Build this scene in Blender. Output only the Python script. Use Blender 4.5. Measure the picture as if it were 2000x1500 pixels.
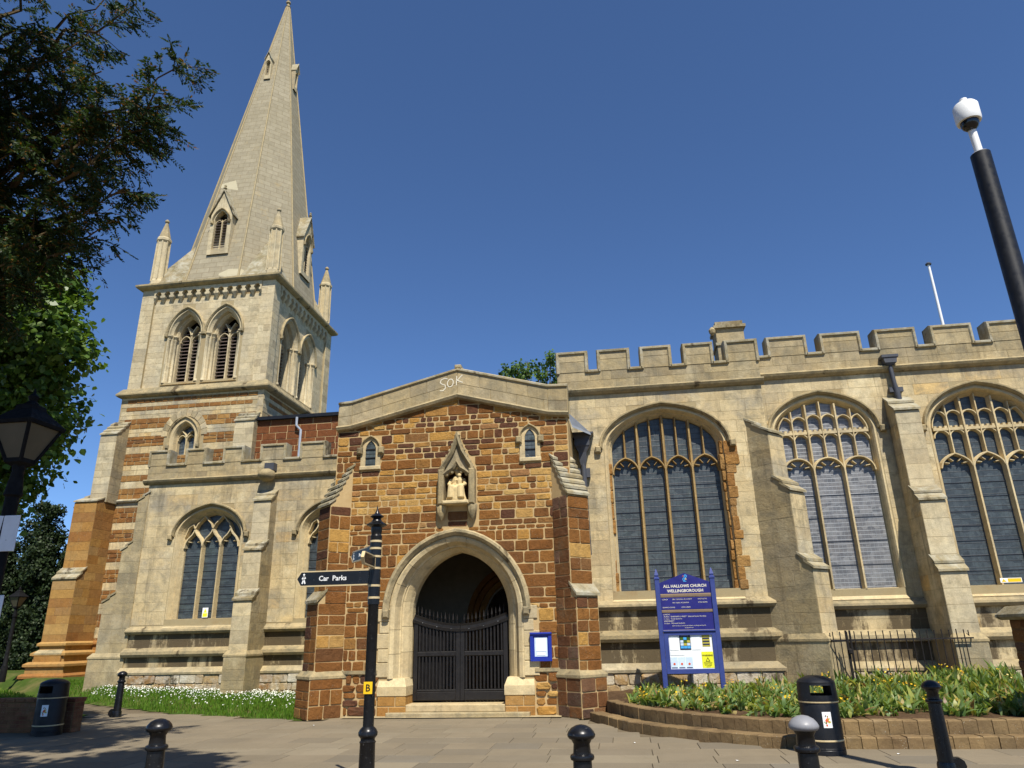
import bpy, bmesh, math, random
import numpy as np
from mathutils import Vector, Matrix
R=math.radians
for o in list(bpy.data.objects): bpy.data.objects.remove(o)
sc=bpy.context.scene
col=sc.collection
# ------------------------------------------------------------------ camera
cam=bpy.data.cameras.new('Camera'); camo=bpy.data.objects.new('Camera',cam); col.objects.link(camo)
cam.sensor_width=36; cam.lens=36*1390/2000; cam.clip_start=.05; cam.clip_end=3000
PITCH,ROLL,YAW=R(19.4),R(1.23),R(8.0)
fw=Vector((-math.sin(YAW)*math.cos(PITCH),math.cos(YAW)*math.cos(PITCH),math.sin(PITCH)))
rt=Vector((math.cos(YAW),math.sin(YAW),0)); up=rt.cross(fw)
r2=rt*math.cos(ROLL)-up*math.sin(ROLL); u2=up*math.cos(ROLL)+rt*math.sin(ROLL)
camo.matrix_world=Matrix(((r2.x,u2.x,-fw.x,0),(r2.y,u2.y,-fw.y,0),(r2.z,u2.z,-fw.z,1.6),(0,0,0,1)))
sc.camera=camo
# ------------------------------------------------------------------ sky and sun
SUN_AZ,SUN_EL=R(23),R(56)      # sun stands to the south, 23 degrees round towards the east
sund=Vector((math.sin(SUN_AZ)*math.cos(SUN_EL),-math.cos(SUN_AZ)*math.cos(SUN_EL),math.sin(SUN_EL)))
w=bpy.data.worlds.new('World'); sc.world=w; w.use_nodes=True
nt=w.node_tree; bg=nt.nodes['Background']
sky=nt.nodes.new('ShaderNodeTexSky'); sky.sky_type='NISHITA'; sky.sun_disc=False
sky.sun_elevation=SUN_EL; sky.sun_rotation=math.pi-SUN_AZ
sky.air_density=1.0; sky.dust_density=0.0; sky.ozone_density=10.0; sky.altitude=2200
nt.links.new(sky.outputs[0],bg.inputs[0]); bg.inputs[1].default_value=0.108
sl=bpy.data.lights.new('Sun','SUN'); sl.energy=4.8; sl.angle=R(.53); sl.color=(1,.945,.85)
so=bpy.data.objects.new('Sun',sl); col.objects.link(so); so.rotation_euler=sund.to_track_quat('Z','Y').to_euler()
so.location=(20,-30,40)
vs=sc.view_settings; vs.view_transform='Standard'; vs.look='None'; vs.exposure=0.46; vs.gamma=1; vs.use_curve_mapping=False
sc.render.resolution_x=1024; sc.render.resolution_y=768
# ------------------------------------------------------------------ helpers
rng=random.Random(7)
def srgb(r,g,b):
    f=lambda c:((c/255+.055)/1.055)**2.4 if c/255>.04045 else c/255/12.92
    return (f(r),f(g),f(b),1)
class Fr:
    """wall frame: u along the wall, v up, n out of the wall"""
    def __init__(s,O,U): 
        s.O=Vector(O); s.U=Vector(U).normalized(); s.N=Vector((s.U.y,-s.U.x,0))
    def P(s,u,v,n=0): return (s.O.x+s.U.x*u+s.N.x*n, s.O.y+s.U.y*u+s.N.y*n, s.O.z+v)
def south(Y): return Fr((0,Y,0),(1,0,0))
class MB:
    def __init__(s): s.v=[]; s.f=[]
    def add(s,vs,fs):
        o=len(s.v); s.v+=[tuple(p) for p in vs]; s.f+=[tuple(i+o for i in f) for f in fs]; return s
    def box(s,x0,x1,y0,y1,z0,z1):
        return s.add([(x0,y0,z0),(x1,y0,z0),(x1,y1,z0),(x0,y1,z0),(x0,y0,z1),(x1,y0,z1),(x1,y1,z1),(x0,y1,z1)],
              [(3,2,1,0),(4,5,6,7),(0,1,5,4),(1,2,6,5),(2,3,7,6),(3,0,4,7)])
    def fbox(s,fr,u0,u1,v0,v1,n0,n1):
        P=fr.P
        return s.add([P(u0,v0,n1),P(u1,v0,n1),P(u1,v0,n0),P(u0,v0,n0),P(u0,v1,n1),P(u1,v1,n1),P(u1,v1,n0),P(u0,v1,n0)],
              [(3,2,1,0),(4,5,6,7),(0,1,5,4),(1,2,6,5),(2,3,7,6),(3,0,4,7)])
    def bbox(s,fr,u0,u1,v0,v1,n0,n1,b=.01):
        """box with its front edges chamfered"""
        P=fr.P
        vs=[P(u0,v0,n0),P(u1,v0,n0),P(u1,v1,n0),P(u0,v1,n0),P(u0,v0,n1-b),P(u1,v0,n1-b),P(u1,v1,n1-b),P(u0,v1,n1-b),
            P(u0+b,v0+b,n1),P(u1-b,v0+b,n1),P(u1-b,v1-b,n1),P(u0+b,v1-b,n1)]
        fs=[(3,2,1,0),(8,9,10,11)]
        for i in range(4):
            j=(i+1)%4; fs+=[(i,j,4+j,4+i),(4+i,4+j,8+j,8+i)]
        return s.add(vs,fs)
    def rings(s,rs,cap0=True,cap1=True,closed=True):
        n=len(rs[0]); vs=[p for r in rs for p in r]; fs=[]
        for k in range(len(rs)-1):
            for i in range(n if closed else n-1):
                j=(i+1)%n; fs.append((k*n+i,k*n+j,(k+1)*n+j,(k+1)*n+i))
        if cap0: fs.append(tuple(reversed(range(n))))
        if cap1: fs.append(tuple(range((len(rs)-1)*n,len(rs)*n)))
        return s.add(vs,fs)
    def prism(s,poly,fr,n0,n1):
        return s.rings([[fr.P(u,v,n0) for u,v in poly],[fr.P(u,v,n1) for u,v in poly]])
    def lathe(s,prof,c,n=24,cap=True):
        return s.rings([[(c[0]+r*math.cos(2*math.pi*i/n),c[1]+r*math.sin(2*math.pi*i/n),c[2]+z) for i in range(n)] for r,z in prof],cap,cap)
    def tube(s,pts,r,n=8,cap=True):
        pts=[Vector(p) for p in pts]; rs=[]
        rr=r if isinstance(r,(list,tuple)) else [r]*len(pts)
        for k,p in enumerate(pts):
            d=(pts[min(k+1,len(pts)-1)]-pts[max(k-1,0)]).normalized()
            a=Vector((0,0,1)) if abs(d.z)<.9 else Vector((1,0,0))
            x=d.cross(a).normalized(); y=x.cross(d)
            rs.append([tuple(p+(x*math.cos(2*math.pi*i/n)+y*math.sin(2*math.pi*i/n))*rr[k]) for i in range(n)])
        return s.rings(rs,cap,cap)
    def sweep(s,fr,path,prof,closed=False):
        """profile (offset to the left of the path, out of the wall) swept along a path in the wall plane"""
        n=len(path); rs=[]
        for k in range(n):
            if closed: a=path[k-1]; b=path[(k+1)%n]
            else: a=path[max(k-1,0)]; b=path[min(k+1,n-1)]
            p=path[k]
            def nrm(q,r):
                dx,dy=r[0]-q[0],r[1]-q[1]; l=math.hypot(dx,dy) or 1; return (-dy/l,dx/l)
            n1=nrm(a,p) if (closed or k>0) else nrm(p,b)
            n2=nrm(p,b) if (closed or k<n-1) else n1
            mx,my=n1[0]+n2[0],n1[1]+n2[1]; l=math.hypot(mx,my) or 1; mx/=l; my/=l
            c=max(.35,mx*n1[0]+my*n1[1])
            rs.append([fr.P(p[0]+mx*o/c,p[1]+my*o/c,nn) for o,nn in prof])
        if closed: rs.append(rs[0])
        return s.rings(rs,not closed,not closed)
def setp(o,parent,name=None):
    o.parent=parent
    if parent is not None:
        o.matrix_parent_inverse=Matrix.Translation(-Vector(ROOTLOC.get(parent.name,(0,0,0))))
        ROOTLOC.setdefault(o.name,(0,0,0))
ROOTLOC={}
def link(name,me,m,parent=None,smooth=None):
    if m is not None and not me.materials: me.materials.append(m)
    o=bpy.data.objects.new(name,me); col.objects.link(o)
    if parent is not None: setp(o,parent)
    if smooth is not None:
        me.shade_smooth(); me.set_sharp_from_angle(angle=R(smooth))
    return o
def mk(name,mb,m,parent=None,smooth=None,**props):
    me=bpy.data.meshes.new(name); me.from_pydata(mb.v,[],mb.f); me.update()
    o=link(name,me,m,parent,smooth)
    for k,v in props.items(): o[k]=v
    return o
def thing(name,loc,label,cat,group=None):
    o=bpy.data.objects.new(name,None); col.objects.link(o); o.location=loc; ROOTLOC[o.name]=loc
    o['label']=label; o['category']=cat; o.empty_display_size=.3
    if group: o['group']=group
    return o
def tag(o,label,cat,group=None):
    o['label']=label; o['category']=cat
    if group: o['group']=group
    return o
def copy_tree(o,loc,label,parent=None):
    """copy of a thing standing at loc, with copies of its parts and sub-parts"""
    c=o.copy(); col.objects.link(c); c.location=loc; c['label']=label
    for ch in list(o.children):
        d=ch.copy(); col.objects.link(d); d.parent=c
        for g in list(ch.children):
            e=g.copy(); col.objects.link(e); e.parent=d
    return c
def qmesh(name,V,nper,m,uvrand=None):
    """numpy (N,nper,3) -> mesh of N separate n-gons"""
    N=V.shape[0]; me=bpy.data.meshes.new(name)
    me.vertices.add(N*nper); me.vertices.foreach_set('co',V.astype(np.float32).ravel())
    me.loops.add(N*nper); me.loops.foreach_set('vertex_index',np.arange(N*nper,dtype=np.int32))
    me.polygons.add(N); me.polygons.foreach_set('loop_start',np.arange(0,N*nper,nper,dtype=np.int32))
    me.polygons.foreach_set('loop_total',np.full(N,nper,dtype=np.int32))
    me.update(); me.validate()
    if m: me.materials.append(m)
    return me
# ------------------------------------------------------------------ materials
class NT:
    def __init__(s,name):
        s.m=bpy.data.materials.new(name); s.m.use_nodes=True; s.t=s.m.node_tree; s.b=s.t.nodes['Principled BSDF']
        s.out=s.t.nodes['Material Output']
    def n(s,t,**k):
        x=s.t.nodes.new(t)
        for a,b in k.items(): setattr(x,a,b)
        return x
    def l(s,a,b): s.t.links.new(a,b)
    def val(s,x,i):
        if hasattr(x,'is_linked') or hasattr(x,'links'): s.l(x,i)
        else: i.default_value=x
    def coord(s,sx=1,sy=1,sz=1,kind='Object'):
        tc=s.n('ShaderNodeTexCoord'); mp=s.n('ShaderNodeMapping'); mp.inputs['Scale'].default_value=(sx,sy,sz)
        s.l(tc.outputs[kind],mp.inputs[0]); return mp.outputs[0]
    def noise(s,scale,detail=4,rough=.6,vec=None,dist=0):
        x=s.n('ShaderNodeTexNoise'); x.inputs['Scale'].default_value=scale; x.inputs['Detail'].default_value=detail
        x.inputs['Roughness'].default_value=rough; x.inputs['Distortion'].default_value=dist
        s.l(vec if vec is not None else s.coord(),x.inputs['Vector']); return x.outputs['Fac']
    def vor(s,scale,vec=None,feature='F1',out='Distance'):
        x=s.n('ShaderNodeTexVoronoi',feature=feature); x.inputs['Scale'].default_value=scale
        s.l(vec if vec is not None else s.coord(),x.inputs['Vector']); return x.outputs[out]
    def ramp(s,fac,stops,interp='LINEAR'):
        x=s.n('ShaderNodeValToRGB'); cr=x.color_ramp; cr.interpolation=interp
        while len(cr.elements)<len(stops): cr.elements.new(.5)
        for e,(p,c) in zip(cr.elements,stops):
            e.position=p; e.color=c if len(c)==4 else (*c,1)
        s.l(fac,x.inputs[0]); return x.outputs[0]
    def mix(s,f,a,b,mode='MIX'):
        x=s.n('ShaderNodeMix',data_type='RGBA',blend_type=mode)
        s.val(f,x.inputs[0]); s.val(a,x.inputs[6]); s.val(b,x.inputs[7]); return x.outputs[2]
    def math(s,op,a,b=0.0,clamp=False):
        x=s.n('ShaderNodeMath',operation=op); x.use_clamp=clamp; s.val(a,x.inputs[0]); s.val(b,x.inputs[1]); return x.outputs[0]
    def mr(s,v,a,b,c=0.,d=1.):
        x=s.n('ShaderNodeMapRange'); x.inputs[1].default_value=a; x.inputs[2].default_value=b; x.inputs[3].default_value=c; x.inputs[4].default_value=d
        s.l(v,x.inputs[0]); return x.outputs[0]
    def rand(s):
        a=s.n('ShaderNodeObjectInfo').outputs['Random']; b=s.n('ShaderNodeNewGeometry').outputs['Random Per Island']
        return s.math('FRACT',s.math('ADD',a,b))
    def bump(s,h,strength=.3,dist=.02,normal=None):
        x=s.n('ShaderNodeBump'); x.inputs['Strength'].default_value=strength; x.inputs['Distance'].default_value=dist
        s.l(h,x.inputs['Height'])
        if normal is not None: s.l(normal,x.inputs['Normal'])
        return x.outputs[0]
    def done(s,color=None,rough=.85,normal=None,metal=0.,spec=.3):
        if color is not None: s.val(color,s.b.inputs['Base Color'])
        s.val(rough,s.b.inputs['Roughness']); s.b.inputs['Metallic'].default_value=metal
        s.b.inputs['Specular IOR Level'].default_value=spec
        if normal is not None: s.l(normal,s.b.inputs['Normal'])
        return s.m
BLK=(0,0,0,1); WHT=(1,1,1,1)
def stone_mat(name,stops,lich=.35,crust=.0,bump=.35,lichcol=srgb(128,120,98),streak=0.,grain=22,moss=0.,patch=0.,warm=srgb(214,184,128),con=.55):
    t=NT(name); c=t.ramp(t.rand(),stops)
    big=t.noise(1.1,5,.65); c=t.mix(t.mr(big,.3,.72,0,.5),c,t.mix(.55,c,warm),'MIX')
    if patch>0:
        pa=t.noise(.55,6,.7,vec=t.coord(1,1,1.35)); c=t.mix(t.mr(pa,.47,.66,0,patch),c,srgb(150,144,128))
        pb=t.noise(.8,5,.65,vec=t.coord(1.3,.7,1)); c=t.mix(t.mr(pb,.55,.72,0,patch*.8),c,srgb(226,214,178))
        pc_=t.noise(.7,5,.7,vec=t.coord(.8,1.2,.9)); c=t.mix(t.mr(pc_,.60,.74,0,patch*.55),c,srgb(204,172,112))
    med=t.noise(6,6,.7); c=t.mix(con,c,t.ramp(med,[(.25,(.55,.53,.5)),(.5,(.98,.97,.95)),(.75,(1.3,1.27,1.2))]),'MULTIPLY')
    fine=t.noise(45,4,.7); c=t.mix(.4,c,t.ramp(fine,[(.3,(.68,.66,.64)),(.7,(1.22,1.2,1.18))]),'MULTIPLY')
    if lich>0:
        l=t.noise(2.3,8,.72,dist=.4); c=t.mix(t.mr(l,.62-.3*lich,.78-.25*lich,0,.75),c,lichcol)
        sp=t.vor(34); c=t.mix(t.math('MULTIPLY',t.mr(sp,.10,.16,.8,0),t.mr(t.noise(3.1,3),.52,.62,0,1)),c,srgb(200,196,178))
    if crust>0:
        k=t.noise(1.0,6,.65,vec=t.coord(1.25,1.25,.22)); k2=t.noise(6,6,.75)
        kk=t.math('ADD',k,t.math('MULTIPLY',t.math('SUBTRACT',k2,.5),.28))
        c=t.mix(t.mr(kk,.62-.26*crust,.68-.22*crust,0,.93),c,srgb(80,69,52))
    if streak>0:
        k=t.noise(1,6,.72,vec=t.coord(5,5,.35)); c=t.mix(t.mr(k,.53,.70,0,streak),c,srgb(84,77,62))
    if moss>0:
        k=t.noise(3.3,6,.7); c=t.mix(t.mr(k,.5,.68,0,moss),c,srgb(96,92,48))
    h=t.math('ADD',t.noise(grain,6,.75),t.math('MULTIPLY',med,1.6))
    return t.done(c,.92,t.bump(h,bump,.018),spec=.15)
CRM=[(0,srgb(192,174,134)),(.25,srgb(202,185,146)),(.5,srgb(182,166,130)),(.72,srgb(208,192,152)),(.9,srgb(168,154,124)),(.97,srgb(206,178,124)),(1,srgb(200,166,108))]
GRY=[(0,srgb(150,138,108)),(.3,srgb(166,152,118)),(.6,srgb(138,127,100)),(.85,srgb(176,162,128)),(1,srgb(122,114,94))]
IRN=[(0,srgb(128,86,44)),(.16,srgb(112,74,41)),(.32,srgb(138,96,50)),(.46,srgb(118,78,42)),(.60,srgb(132,89,46)),(.72,srgb(100,69,44)),(.84,srgb(124,83,43)),(.93,srgb(148,110,60)),(1,srgb(106,78,56))]
OCH=[(0,srgb(172,134,76)),(.3,srgb(156,112,60)),(.55,srgb(180,146,90)),(.75,srgb(140,94,52)),(1,srgb(168,140,94))]
M={}
M['cream']=stone_mat('limestone_ashlar',CRM,.34,0,.45,patch=.85,streak=.5)
M['cream_plain']=stone_mat('limestone_dressed',CRM[:4],.12,0,.35,streak=.25,patch=.4)
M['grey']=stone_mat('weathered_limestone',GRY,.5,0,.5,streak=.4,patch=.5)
M['tower']=stone_mat('tower_limestone',[(0,srgb(190,178,148)),(.3,srgb(202,190,158)),(.55,srgb(178,167,138)),(.8,srgb(206,194,162)),(.92,srgb(160,150,126)),(1,srgb(214,198,158))],.26,0,.35,streak=.22,patch=.45)
M['crust']=stone_mat('soot_crusted_limestone',CRM,.15,.9,.4,patch=.4)
M['string']=stone_mat('lichened_string_course',GRY,.55,.12,.55,lichcol=srgb(112,106,86))
M['iron']=stone_mat('ironstone',IRN,.12,0,1.0,lichcol=srgb(92,66,46),grain=20,warm=srgb(140,92,44),con=.75)
M['ironoch']=stone_mat('ochre_rubble',[(0,srgb(182,144,80)),(.25,srgb(168,124,62)),(.45,srgb(186,152,92)),(.6,srgb(150,112,66)),(.75,srgb(176,132,66)),(.9,srgb(142,104,72)),(1,srgb(190,158,98))],.15,0,1.0,lichcol=srgb(128,104,70),grain=20,warm=srgb(184,138,68),con=.85)
M['irondk']=stone_mat('purple_brown_ironstone',[(0,srgb(92,62,46)),(.4,srgb(82,56,44)),(.7,srgb(108,72,48)),(1,srgb(74,54,46))],.15,0,1.0,lichcol=srgb(104,84,62),grain=20,warm=srgb(100,64,40),con=.85)
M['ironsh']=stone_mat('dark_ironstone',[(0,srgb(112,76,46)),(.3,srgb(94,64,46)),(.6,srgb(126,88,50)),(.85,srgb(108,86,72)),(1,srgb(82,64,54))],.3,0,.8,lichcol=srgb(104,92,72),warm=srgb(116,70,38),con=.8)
M['ochre']=stone_mat('ochre_ironstone',OCH,.15,0,.5,lichcol=srgb(132,112,74),streak=.3,warm=srgb(168,126,62))
M['rough_base']=stone_mat('rough_flaking_base',[(0,srgb(150,118,74)),(.3,srgb(176,162,132)),(.6,srgb(126,88,50)),(.8,srgb(196,190,172)),(1,srgb(140,120,92))],.55,.25,1.0,lichcol=srgb(196,192,178))
M['tile']=stone_mat('lichened_stone_slab',[(0,srgb(128,122,100)),(.5,srgb(150,142,116)),(1,srgb(112,104,82))],.6,.12,.7,moss=.35,lichcol=srgb(178,174,156))
def mortar_mat(name,c1,c2,b=.5):
    t=NT(name); c=t.mix(t.noise(9,6,.7),c1,c2); c=t.mix(t.mr(t.noise(1.3,5),.5,.7,0,.5),c,srgb(150,120,78))
    return t.done(c,.95,t.bump(t.noise(50,5,.7),b,.012),spec=.1)
M['mortar']=mortar_mat('lime_mortar',srgb(200,174,128),srgb(172,146,102))
M['mortar_pale']=mortar_mat('pale_mortar',srgb(172,156,120),srgb(150,136,104))
M['mortar_dark']=mortar_mat('dark_mortar',srgb(140,112,76),srgb(110,86,58))
def paint(name,c,rough=.4,spec=.5,metal=0.,wear=.0,b=.08,wearcol=srgb(90,88,84)):
    t=NT(name); cc=t.mix(t.mr(t.noise(5,5,.65),.35,.7,0,.35),c,tuple(min(1,x*1.6+.012) for x in c[:3])+(1,))
    if wear>0: cc=t.mix(t.mr(t.noise(30,6,.75),.68-.1*wear,.72-.1*wear,0,1),cc,wearcol)
    rg=t.mr(t.noise(14,5,.7),.3,.7,rough*.75,min(1,rough*1.35))
    return t.done(cc,rg,t.bump(t.noise(90,3),b,.004),metal,spec)
M['black']=paint('black_gloss_paint',srgb(16,16,18),.3,.4,wear=.55,wearcol=srgb(96,94,90))
M['black_matt']=paint('black_plastic',srgb(18,19,22),.45,.35,wear=.2)
M['lampblack']=paint('matt_black_iron',srgb(14,14,15),.75,.15)
M['gate']=paint('black_gate_paint',srgb(21,18,17),.5,.4,b=.3)
M['iron_rail']=paint('old_black_iron',srgb(30,26,24),.6,.3)
M['lead']=paint('lead_pipe',srgb(64,66,72),.5,.4,b=.3)
M['leadlight']=paint('pale_lead',srgb(150,156,164),.45,.5)
M['blue']=paint('blue_paint',srgb(50,63,122),.5,.35)
M['blue_panel']=paint('deep_blue_panel',srgb(33,33,108),.45,.35)
M['blue_case']=paint('notice_case_blue',srgb(26,46,142),.42,.4)
M['white']=paint('white_enamel',srgb(232,232,228),.4,.4)
M['gold']=paint('gold_band',srgb(190,170,128),.35,.5)
M['yellow']=paint('yellow_plate',srgb(238,184,20),.4,.4)
M['lemon']=paint('lemon_paper',srgb(226,224,44),.6,.3)
M['paper']=paint('white_paper',srgb(236,238,236),.6,.3)
M['paperblue']=paint('pale_blue_paper',srgb(196,214,236),.6,.3)
M['poster']=paint('dark_poster',srgb(44,50,74),.5,.3)
M['ink']=paint('dark_ink',srgb(34,32,30),.6,.2)
M['letter']=paint('cream_lettering',srgb(214,206,186),.5,.3)
M['lightblue']=paint('light_blue_emblem',srgb(70,160,222),.45,.4)
M['orange']=paint('orange_print',srgb(206,92,52),.5,.3)
M['olive']=paint('olive_print',srgb(180,166,60),.5,.3)
M['greycap']=paint('worn_grey_cap',srgb(126,126,128),.45,.5,wear=.2)
M['brown_trim']=paint('bare_wood_trim',srgb(122,104,86),.7,.2)
M['plaster']=paint('porch_plaster',srgb(128,120,106),.9,.1)
M['darkroom']=paint('painted_interior_dark',srgb(30,27,24),.9,.1)  # near-black that stands in for unlit space behind the louvres
M['wood']=paint('dark_oak',srgb(50,36,26),.7,.2)
def glass_mat(name,tint,tint2,lead,rough=.22,rows=7.,cols=0,tint3=srgb(78,92,84)):
    t=NT(name); v=t.coord()
    sep=t.n('ShaderNodeSeparateXYZ'); t.l(v,sep.inputs[0])
    c=t.mix(t.noise(2.2,5,.7),tint,tint2)
    c=t.mix(t.mr(t.noise(9,4,.6),.5,.7,0,.5),c,tuple(x*.55 for x in tint[:3])+(1,))
    cv=t.vor(1.,vec=t.coord(7,7,9),out='Color'); c=t.mix(.75,c,t.ramp(cv,[(.15,(.62,.64,.66)),(.5,(1,1,1)),(.85,(1.45,1.45,1.4))]),'MULTIPLY')  # lightness mosaic: uneven pane reflections put into the colour
    c=t.mix(t.mr(t.noise(1.3,4,.6),.55,.7,0,.35),c,tint3)
    zz=t.math('FRACT',t.math('MULTIPLY',sep.outputs['Z'],rows)); ln=t.mr(t.math('ABSOLUTE',t.math('SUBTRACT',zz,.5)),.42,.46,0,1)
    xx=t.math('FRACT',t.math('MULTIPLY',sep.outputs['X'],11.)); lx=t.mr(t.math('ABSOLUTE',t.math('SUBTRACT',xx,.5)),.45,.48,0,.6)
    f=t.math('MAXIMUM',ln,lx); c=t.mix(f,c,lead)
    h=t.math('ADD',t.math('MULTIPLY',f,.6),t.math('ADD',t.noise(7,2),t.math('MULTIPLY',cv,.8)))
    return t.done(c,rough,t.bump(h,.35,.012),spec=.5)
M['glass']=glass_mat('guarded_leaded_glass',srgb(54,62,66),srgb(70,78,82),srgb(48,52,55),.4)
M['glass_green']=glass_mat('painted_leaded_glass',srgb(60,66,72),srgb(74,82,82),srgb(46,48,52),.4)
M['glass_light']=glass_mat('wire_guarded_pale_glass',srgb(124,128,132),srgb(104,98,94),srgb(152,156,160),.35,rows=10.,tint3=srgb(84,74,66))
M['glass_small']=glass_mat('diamond_leaded_glass',srgb(64,72,78),srgb(90,98,100),srgb(30,30,32),rows=8.)
def lantern_glass():
    t=NT('frosted_lantern_glass'); c=t.mix(t.noise(6,4),srgb(112,104,84),srgb(78,74,62))
    t.b.inputs['Transmission Weight'].default_value=.35
    return t.done(c,.45,spec=.5)
M['lampglass']=lantern_glass()
M['dome']=paint('smoked_dome',srgb(20,22,26),.12,.6)
def ground_mat(name,c1,c2,c3,sc_=3.,b=.4):
    t=NT(name); c=t.mix(t.noise(sc_,6,.7),c1,c2); c=t.mix(t.mr(t.noise(sc_*.3,5,.7),.45,.7,0,.7),c,c3)
    c=t.mix(.5,c,t.ramp(t.noise(sc_*22,4,.8),[(.3,(.55,.55,.55)),(.7,(1.4,1.4,1.4))]),'MULTIPLY')
    return t.done(c,.95,t.bump(t.noise(sc_*14,5,.75),b,.02),spec=.1)
M['soil']=ground_mat('garden_soil',srgb(92,72,52),srgb(70,54,40),srgb(112,90,66),4,.9)
M['earth']=ground_mat('turf_ground',srgb(66,84,30),srgb(54,72,26),srgb(120,104,70),2.)
M['asphalt']=ground_mat('joint_sand',srgb(112,100,80),srgb(94,84,68),srgb(120,108,88),3.)
def slab_mat():
    t=NT('paving_slab'); c=t.ramp(t.rand(),[(0,srgb(125,114,94)),(.3,srgb(131,119,98)),(.55,srgb(119,109,91)),(.8,srgb(135,124,103)),(.95,srgb(112,103,87)),(1,srgb(124,117,103))])
    c=t.mix(t.mr(t.noise(.8,6,.7),.42,.7,0,.55),c,srgb(108,98,80))
    c=t.mix(.5,c,t.ramp(t.noise(70,4,.8),[(.3,(.7,.7,.7)),(.7,(1.25,1.25,1.25))]),'MULTIPLY')
    c=t.mix(t.mr(t.vor(5),.02,.035,.8,0),c,srgb(52,48,42))
    c=t.mix(t.mr(t.noise(4,7,.75),.60,.72,0,.5),c,srgb(108,96,78))
    return t.done(c,.9,t.bump(t.noise(60,4,.7),.2,.006),spec=.2)
M['slab']=slab_mat()
M['edging']=stone_mat('brown_edging_brick',[(0,srgb(98,79,57)),(.4,srgb(88,71,52)),(.7,srgb(106,87,63)),(1,srgb(80,66,50))],.15,0,.5,lichcol=srgb(150,132,104))
M['brick']=stone_mat('red_brick',[(0,srgb(112,62,46)),(.5,srgb(96,52,40)),(1,srgb(126,76,56))],.2,0,.5)
def leaf_mat(name,stops,trans=.35,rough=.55):
    t=NT(name); c=t.ramp(t.rand(),stops)
    t.b.inputs['Roughness'].default_value=rough; t.b.inputs['Specular IOR Level'].default_value=.25
    t.l(c,t.b.inputs['Base Color'])
    tr=t.n('ShaderNodeBsdfTranslucent'); t.l(t.mix(1,c,(1.5,1.5,.7,1),'MULTIPLY'),tr.inputs[0])
    mx=t.n('ShaderNodeMixShader'); mx.inputs[0].default_value=trans
    t.l(t.b.outputs[0],mx.inputs[1]); t.l(tr.outputs[0],mx.inputs[2]); t.l(mx.outputs[0],t.out.inputs[0])
    return t.m
M['yew']=leaf_mat('yew_needles',[(0,srgb(40,58,30)),(.4,srgb(52,72,36)),(.7,srgb(36,52,30)),(.9,srgb(70,84,38)),(.965,srgb(126,90,40)),(1,srgb(110,72,40))],.3)
M['lime']=leaf_mat('broad_leaves',[(0,srgb(72,100,36)),(.4,srgb(90,118,44)),(.7,srgb(60,86,32)),(1,srgb(116,138,62))],.3,.4)
M['cypress']=leaf_mat('dark_columnar_yew_leaves',[(0,srgb(28,40,22)),(.5,srgb(40,54,28)),(1,srgb(54,68,34))],.1)
M['cedar']=leaf_mat('bright_conifer_leaves',[(0,srgb(72,98,40)),(.5,srgb(92,118,52)),(1,srgb(54,78,34))],.2)
M['grassleaf']=leaf_mat('grass_blades',[(0,srgb(84,122,34)),(.4,srgb(104,142,42)),(.8,srgb(72,106,32)),(1,srgb(140,150,70))],.4)
M['bedleaf']=leaf_mat('bulb_foliage',[(0,srgb(78,104,50)),(.3,srgb(106,132,70)),(.5,srgb(126,146,98)),(.7,srgb(112,130,50)),(.85,srgb(158,158,78)),(.95,srgb(170,152,98)),(1,srgb(120,84,60))],.35,.4)
M['petal']=leaf_mat('yellow_petals',[(0,srgb(232,200,40)),(.6,srgb(214,176,40)),(.85,srgb(200,140,40)),(1,srgb(240,226,150))],.3)
M['daisy']=leaf_mat('white_daisies',[(0,srgb(238,238,230)),(1,srgb(250,250,246))],.3)
M['bark']=stone_mat('bark',[(0,srgb(64,52,42)),(1,srgb(84,72,58))],.2,0,.9)
M['ironb']=stone_mat('tower_ironstone',[(0,srgb(132,90,50)),(.3,srgb(150,108,60)),(.55,srgb(116,78,46)),(.8,srgb(164,126,74)),(1,srgb(104,74,50))],.12,0,.8,lichcol=srgb(120,96,64),warm=srgb(140,98,52),con=.8)
M['brickred']=stone_mat('red_ironstone',[(0,srgb(120,72,42)),(.4,srgb(104,62,38)),(.7,srgb(130,82,46)),(1,srgb(96,60,40))],.08,0,.6,lichcol=srgb(100,70,50),warm=srgb(112,64,38),con=.7)
M['slate']=paint('louvre_slate',srgb(92,80,72),.7,.3)
def spire_mat():
    t=NT('spire_stone'); tc=t.n('ShaderNodeTexCoord'); br=t.n('ShaderNodeTexBrick')
    br.inputs['Scale'].default_value=1; br.inputs['Mortar Size'].default_value=.012; br.inputs['Brick Width'].default_value=.62; br.inputs['Row Height'].default_value=.27
    br.inputs['Color1'].default_value=srgb(150,141,119); br.inputs['Color2'].default_value=srgb(162,153,130); br.inputs['Mortar'].default_value=srgb(132,121,97); br.inputs['Bias'].default_value=0
    t.l(tc.outputs['UV'],br.inputs['Vector']); c=br.outputs['Color']
    c=t.mix(t.mr(t.noise(.6,6,.7),.4,.75,0,.5),c,srgb(140,130,104)); c=t.mix(.5,c,t.ramp(t.noise(5,6,.7),[(.3,(.72,.7,.68)),(.7,(1.2,1.18,1.14))]),'MULTIPLY')
    k=t.vor(.9,vec=t.coord(1,1,2.2),out='Color'); c=t.mix(t.mr(k,.93,.94,0,.6),c,srgb(206,196,164))
    c=t.mix(t.mr(t.noise(1.4,6,.75),.6,.72,0,.5),c,srgb(178,150,96))
    h=t.math('ADD',t.math('MULTIPLY',br.outputs['Fac'],-1.),t.math('MULTIPLY',t.noise(20,5,.7),.6))
    return t.done(c,.92,t.bump(h,.22,.015),spec=.15)
M['spire']=spire_mat()
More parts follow.
